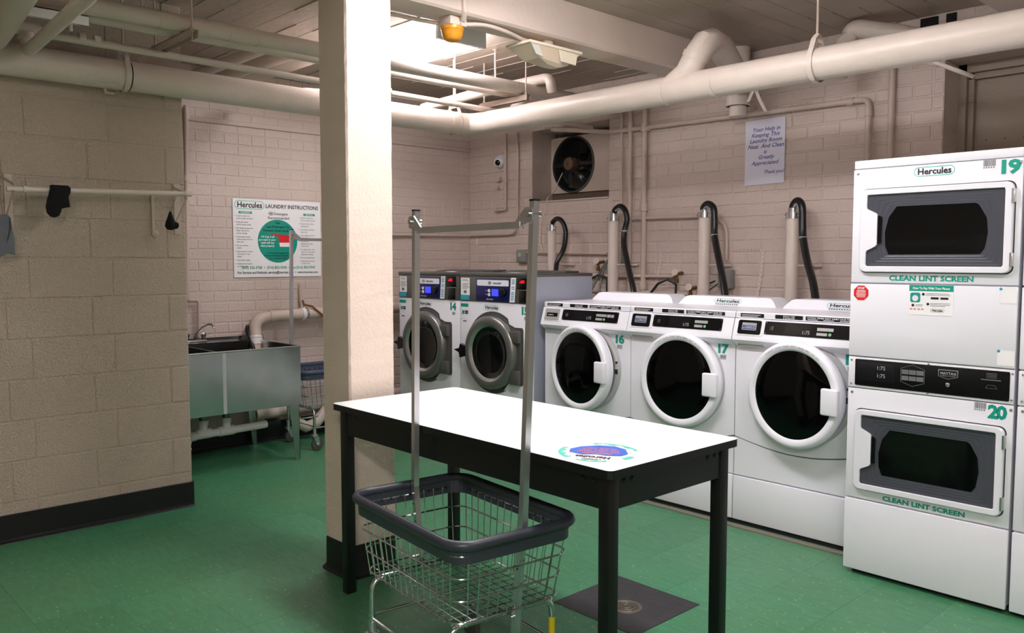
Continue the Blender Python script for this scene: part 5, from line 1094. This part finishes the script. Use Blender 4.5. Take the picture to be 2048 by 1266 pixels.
for pts in ([(-3.00, 5.0, 2.58), (-3.04, 5.0, 2.50)], [(-2.99, 5.0, 2.58), (-2.955, 5.0, 2.50), (-2.91, 5.0, 2.42)]):
    vs = []; fs = []
    for p in pts: vs += [(p[0]-0.012, p[1], p[2]), (p[0]+0.012, p[1], p[2])]
    for i in range(len(pts)-1): fs.append((2*i, 2*i+1, 2*i+3, 2*i+2))
    build('strap', MB().add(vs, fs), 'pipe_paint', t)
# four standpipes and the drain hoses hooked over them
sp = [(-4.95, 1.70, 'first'), (-4.275, 1.76, 'second'), (-3.435, 1.755, 'third'), (-2.755, 1.725, 'fourth')]
SY = 5.10
for k, (x, z, nm) in enumerate(sp):
    wh = ('leftmost and thinnest cream standpipe, behind the grey-topped washers', 'cream standpipe nearest the three thin vertical wall pipes', 'cream standpipe beside the grey box with cords', 'cream standpipe below the paper notice, nearest the dryer tower')[k]
    r = 0.036 if k == 0 else 0.043
    t = thing('standpipe', wh, 'pipe', (x, SY, z), 0, 'standpipes along the right wall')
    build('pipe_run', MB().cyl((x, SY, 0.02), (x, SY, z), r, 20), 'pipe_paint', t)
    build('clamp_collar', MB().cyl((x, SY, z-0.005), (x, SY, z+0.035), r*1.12, 18).cyl((x, SY, z+0.035), (x, SY, z+0.065), r*0.72, 14).cyl((x-r*1.3, SY-0.01, z+0.015), (x+r*1.3, SY-0.01, z+0.015), 0.008, 8), 'zinc', t)
    build('pipe_strap', MB().cyl((x, SY, 1.405), (x, SY, 1.42), r*1.07, 18).box(x+r, x+r+0.10, W-0.035, W-0.02, 1.405, 1.418) .cyl((x+r, SY, 1.412), (x+r+0.05, W-0.03, 1.412), 0.007, 8), 'pipe_paint', t)
hs = [([(-4.945, 5.100, 1.750), (-4.927, 5.090, 1.770), (-4.871, 5.080, 1.793), (-4.804, 5.070, 1.770), (-4.754, 5.060, 1.696), (-4.750, 5.050, 1.593), (-4.774, 5.040, 1.511), (-4.793, 5.000, 1.428), (-4.756, 4.950, 1.347)], 0.020),
      ([(-4.271, 5.100, 1.800), (-4.253, 5.090, 1.840), (-4.194, 5.080, 1.865), (-4.128, 5.060, 1.833), (-4.099, 5.050, 1.756), (-4.115, 5.040, 1.672), (-4.086, 5.000, 1.564), (-3.964, 4.900, 1.412), (-3.795, 4.750, 1.252), (-3.736, 4.700, 1.150)], 0.022),
      ([(-3.439, 5.100, 1.790), (-3.437, 5.090, 1.822), (-3.394, 5.080, 1.846), (-3.335, 5.060, 1.813), (-3.318, 5.050, 1.729), (-3.303, 5.030, 1.624), (-3.220, 4.950, 1.484), (-3.081, 4.800, 1.318), (-2.989, 4.700, 1.160)], 0.024),
      ([(-2.755, 5.100, 1.770), (-2.750, 5.090, 1.805), (-2.714, 5.080, 1.834), (-2.672, 5.060, 1.797), (-2.660, 5.050, 1.690), (-2.644, 5.030, 1.594), (-2.572, 4.950, 1.450), (-2.462, 4.820, 1.314), (-2.373, 4.700, 1.170)], 0.024)]
def smooth(P_, n=4):
    P_ = [Vector(p) for p in P_]; out = []
    for i in range(len(P_)-1):
        p0 = P_[max(i-1, 0)]; p1 = P_[i]; p2 = P_[i+1]; p3 = P_[min(i+2, len(P_)-1)]
        for k in range(n):
            s = k/n; out.append(0.5*((2*p1)+(p2-p0)*s+(2*p0-5*p1+4*p2-p3)*s*s+(3*p1-p0-3*p2+p3)*s**3))
    return out+[P_[-1]]
for k, (pts, r) in enumerate(hs):
    wh = ('thinnest black drain hose, curling down behind the grey-topped washers', 'black drain hose crossing the three thin vertical wall pipes', 'black drain hose passing in front of the grey box with cords', 'black drain hose below the paper notice, nearest the dryer tower')[k]
    t = thing('drain_hose', wh, 'hose', pts[3], 0, 'drain hoses of the washers')
    build('hose', MB().tube(smooth(pts), r, 14), 'hose_black', t)
    if k:
        inner = [Vector(p) for p in pts[1:6]]; cc = (inner[0]+inner[-1])/2; cc.z = pts[1][2]-0.03
        build('hose_guide', MB().tube(smooth([p+(cc-p).normalized()*r*0.95+Vector((0, -0.008, 0)) for p in inner]), 0.009, 8), 'hose_guide', t)
        p = Vector(pts[5]); build('hose_tie', MB().cyl(p+Vector((0, 0, 0.006)), p-Vector((0, 0, 0.006)), r*1.13, 14), 'hose_guide', t)
# ------------------------------------------------------------------ exhaust fan in its niche
NY = W+0.24
nb = struct('niche_back', MB().box(NX0-0.1, NX1+0.1, NY+0.22, NY+0.26, NZ0-0.05, NZ1+0.05).box(NX0, NX1, NY+0.02, NY+0.22, NZ0, 2.043), 'dim_niche_brown')
t = thing('exhaust_fan', 'round black exhaust fan with brown motor set in a wall niche', 'fan', (-5.07, NY, 2.285))
fc = Vector((-5.075, NY, 2.292)); fr_ = 0.238
def fan2(poly, c, nd):
    out = []
    for k in range(nd):
        a = 2*PI*k/nd; dx, dz = math.cos(a), math.sin(a); best = None
        for i in range(len(poly)):
            p, q = poly[i], poly[(i+1) % len(poly)]; ex, ez = q[0]-p[0], q[1]-p[1]; den = dx*ez-dz*ex
            if abs(den) < 1e-12: continue
            tt = ((p[0]-c[0])*ez-(p[1]-c[1])*ex)/den; ss = ((p[0]-c[0])*dz-(p[1]-c[1])*dx)/den
            if tt > 0 and -1e-6 <= ss <= 1+1e-6: best = tt
        out.append((c[0]+dx*best, c[1]+dz*best))
    return out
nd = 96; sqr = fan2([(NX0+0.002, 2.045), (NX1-0.002, 2.045), (NX1-0.002, NZ1-0.045), (NX0+0.002, NZ1-0.045)], (fc.x, fc.z), nd)
mb = MB(); vs = [(p, NY, q) for p, q in sqr]+[(fc.x+fr_*math.cos(2*PI*k/nd), NY, fc.z+fr_*math.sin(2*PI*k/nd)) for k in range(nd)]+[(fc.x+fr_*math.cos(2*PI*k/nd), NY+0.04, fc.z+fr_*math.sin(2*PI*k/nd)) for k in range(nd)]
mb.add(vs, [(nd*i+k, nd*i+(k+1) % nd, nd*(i+1)+(k+1) % nd, nd*(i+1)+k) for i in range(2) for k in range(nd)]); build('mounting_panel', mb, 'beam_paint', t)
build('shroud', MB().lathe(fc, (0, -1, 0), [(fr_+0.012, 0.001), (fr_+0.010, 0.010), (fr_-0.004, 0.012), (fr_-0.012, 0.0), (fr_-0.020, -0.10), (fr_-0.02, -0.18)], 72), 'fan_rim', t)
for k in range(4):      # four broad pitched blades
    a0 = 2*PI*k/4+0.35; pts = []; fs = []
    NB = 8
    for i in range(NB+1):
        r = 0.05+(fr_-0.075)*i/NB
        for j in range(5):
            a = a0+(j/4-0.5)*1.5*(0.75+0.35*i/NB); pts.append((fc.x+r*math.cos(a), NY+0.065+0.06*(j/4-0.5), fc.z+r*math.sin(a)))
    for i in range(NB):
        for j in range(4): fs.append((5*i+j, 5*i+j+1, 5*(i+1)+j+1, 5*(i+1)+j))
    build('blade', MB().add(pts, fs, True), 'fan_dark', t)
build('motor', MB().lathe(fc+Vector((0, 0.06, 0)), (0, -1, 0), [(0.045, 0), (0.060, 0.02), (0.062, 0.11), (0.055, 0.13), (0.035, 0.14), (0.012, 0.142), (0.012, 0.150), (0.0001, 0.151)], 24), 'motor_brown', t)
br = MB()
for a in (0.0, PI): br.prism([fc+Vector((math.cos(a)*0.05, -0.02, -0.02)), fc+Vector((math.cos(a)*(fr_-0.005), 0.0, -0.012)), fc+Vector((math.cos(a)*(fr_-0.005), 0.0, 0.012)), fc+Vector((math.cos(a)*0.05, -0.02, 0.02))], (0, 0.006, 0))
for a in (0.9, 2.3, 4.0, 5.4): br.tube([fc+Vector((0.05*math.cos(a), 0.0, 0.05*math.sin(a))), fc+Vector(((fr_-0.006)*math.cos(a), 0.004, (fr_-0.006)*math.sin(a)))], 0.004, 6)
build('motor_bracket', br, 'fan_dark', t)
build('louvre', MB().box(*([fc.x-fr_, fc.x+fr_]), NY+0.16, NY+0.165, fc.z-0.20, fc.z-0.185).box(fc.x-fr_, fc.x+fr_, NY+0.16, NY+0.165, fc.z-0.1, fc.z-0.085).box(fc.x-fr_, fc.x+fr_, NY+0.16, NY+0.165, fc.z+0.1, fc.z+0.115), 'fan_rim', t)
build('power_cord', MB().tube(smooth([(-5.15, NY-0.06, 2.22), (-5.17, NY-0.10, 2.13), (-5.17, W+0.10, 2.05), (-5.13, W-0.025, 1.99), (-5.16, W-0.02, 1.906), (-5.209, W-0.02, 1.80), (-5.232, W-0.02, 1.67), (-5.20, W-0.02, 1.50)]), 0.004, 8), 'pipe_paint', t)
struct('trim_4', MB().box(NX0-0.0, NX1, W-0.012, W+0.24, NZ0-0.012, NZ0, 0.003), 'beam_paint')
# dome camera
t = thing('security_camera', 'small white dome camera on the right wall left of the fan', 'camera', (-5.76, W, 2.35)); cc = Vector((-5.758, W-0.005, 2.352))
build('base', MB().lathe(cc, (0.25, -1, -0.1), [(0.062, 0), (0.062, 0.012), (0.056, 0.020), (0.0001, 0.021)], 28), 'camera_white', t)
build('dome', MB().lathe(cc, (0.42, -1, -0.22), [(0.050, 0.015), (0.052, 0.035), (0.046, 0.058), (0.034, 0.070), (0.026, 0.073)], 28), 'camera_white', t)
build('lens', MB().lathe(cc, (0.42, -1, -0.22), [(0.027, 0.072), (0.022, 0.076), (0.0001, 0.082)], 24), 'glass_black', t)
# amber strobe with conduit and emergency light on the beam
AX, AY = -3.362, 2.735
t = thing('warning_light', 'amber round warning lamp on a painted box under the ceiling beam', 'warning light', (AX, AY, 2.64))
build('back_box', MB().box(AX-0.052, AX+0.05, AY-0.052, AY+0.052, 2.628, BZ, 0.006), 'beam_paint', t)
build('conduit_fitting', MB().tube([(-3.258, AY-0.01, CEIL), (-3.255, AY-0.01, 2.72), (-3.262, AY, 2.69), (-3.30, AY+0.02, 2.655)], [0.010, 0.010, 0.017, 0.014], 10).box(AX+0.02, AX+0.062, AY+0.01, AY+0.045, 2.625, 2.668, 0.004), 'beam_paint', t)
build('amber_lens', MB().lathe((AX, AY, 2.628), (0, 0, -1), [(0.060, 0), (0.060, 0.014), (0.056, 0.018), (0.053, 0.040), (0.044, 0.062), (0.030, 0.070), (0.0001, 0.073)], 36), 'amber', t)
tag(build('conduit', MB().tube(smooth([(AX+0.03, AY+0.05, 2.645), (AX+0.055, AY+0.18, 2.660), (AX+0.05, AY+0.33, 2.655), (AX+0.02, AY+0.47, 2.648), (AX, AY+0.62, 2.650)]), 0.011, 10), 'beam_paint'), 'painted conduit along the beam from the amber lamp to the emergency light', 'conduit')
tag(build('conduit', MB().tube([(AX-0.05, AY-0.02, 2.65), (AX-0.10, AY-0.12, 2.66), (AX-0.12, AY-0.20, 2.665), (AX-0.16, AY-0.60, 2.668)], 0.010, 10), 'beam_paint'), 'painted conduit from the amber lamp toward the column', 'conduit')
t = thing('emergency_light', 'yellowed plastic emergency light hanging under the ceiling beam', 'emergency light', (-3.37, 3.42, 2.6))
EX, EY = -3.37, 3.41
build('ceiling_plate', MB().cyl((EX+0.01, EY, BZ), (EX+0.01, EY, 2.635), 0.042, 20), 'beam_paint', t)
build('housing', MB().prism([(EX+0.095, EY-0.21, 2.636), (EX+0.095, EY-0.21, 2.622), (EX+0.095, EY+0.21, 2.622), (EX+0.095, EY+0.21, 2.636)], (-0.19, 0, 0)), 'ivory', t)
hp = MB(); lo = [(EX-0.09, EY-0.20, 2.622), (EX+0.09, EY-0.20, 2.622), (EX+0.09, EY+0.20, 2.622), (EX-0.09, EY+0.20, 2.622)]
L2 = [(EX-0.06, EY-0.10, 2.562), (EX+0.06, EY-0.10, 2.562), (EX+0.05, EY+0.13, 2.552), (EX-0.05, EY+0.13, 2.552)]; L3 = [(EX-0.035, EY-0.01, 2.543), (EX+0.035, EY-0.01, 2.543), (EX+0.03, EY+0.07, 2.540), (EX-0.03, EY+0.07, 2.540)]
hp.add(lo+L2+L3, [(i+4*k, (i+1) % 4+4*k, (i+1) % 4+4*(k+1), i+4*(k+1)) for k in range(2) for i in range(4)]+[(8, 9, 10, 11)]); build('diffuser', hp, 'yellowed_plastic', t)
build('lamp_face', MB().prism([(EX+0.088, EY-0.19, 2.616), (EX+0.084, EY-0.10, 2.567), (EX+0.084, EY-0.02, 2.560), (EX+0.088, EY+0.00, 2.616)], (0.006, 0, 0)) if False else MB().prism([(EX+0.090, EY+0.02, 2.618), (EX+0.078, EY+0.05, 2.560), (EX+0.078, EY+0.165, 2.556), (EX+0.090, EY+0.165, 2.612)], (0.008, 0, 0)), 'ivory', t)
build('lamp_face', MB().prism([(EX+0.090, EY-0.195, 2.616), (EX+0.074, EY-0.145, 2.572), (EX+0.074, EY-0.09, 2.565), (EX+0.090, EY-0.14, 2.616)], (0.004, 0, 0)), 'fixture_white', t)
# dark vent openings and hanging bits at the top right
tag(build('vent_opening', MB().box(-2.045, -1.945, W-0.012, W-0.002, 2.77, CEIL-0.01).box(-1.90, -1.845, W-0.012, W-0.002, 2.76, CEIL-0.01), 'dark_void'), 'two dark openings high on the right wall below the ceiling', 'vent')
pipe('wall_pipe', 'lagged pipes low behind the main pipe next to the soil stack', [(-3.35, W-0.06, 2.72), (-2.75, W-0.06, 2.73)], 0.035, 'conduit_paint')
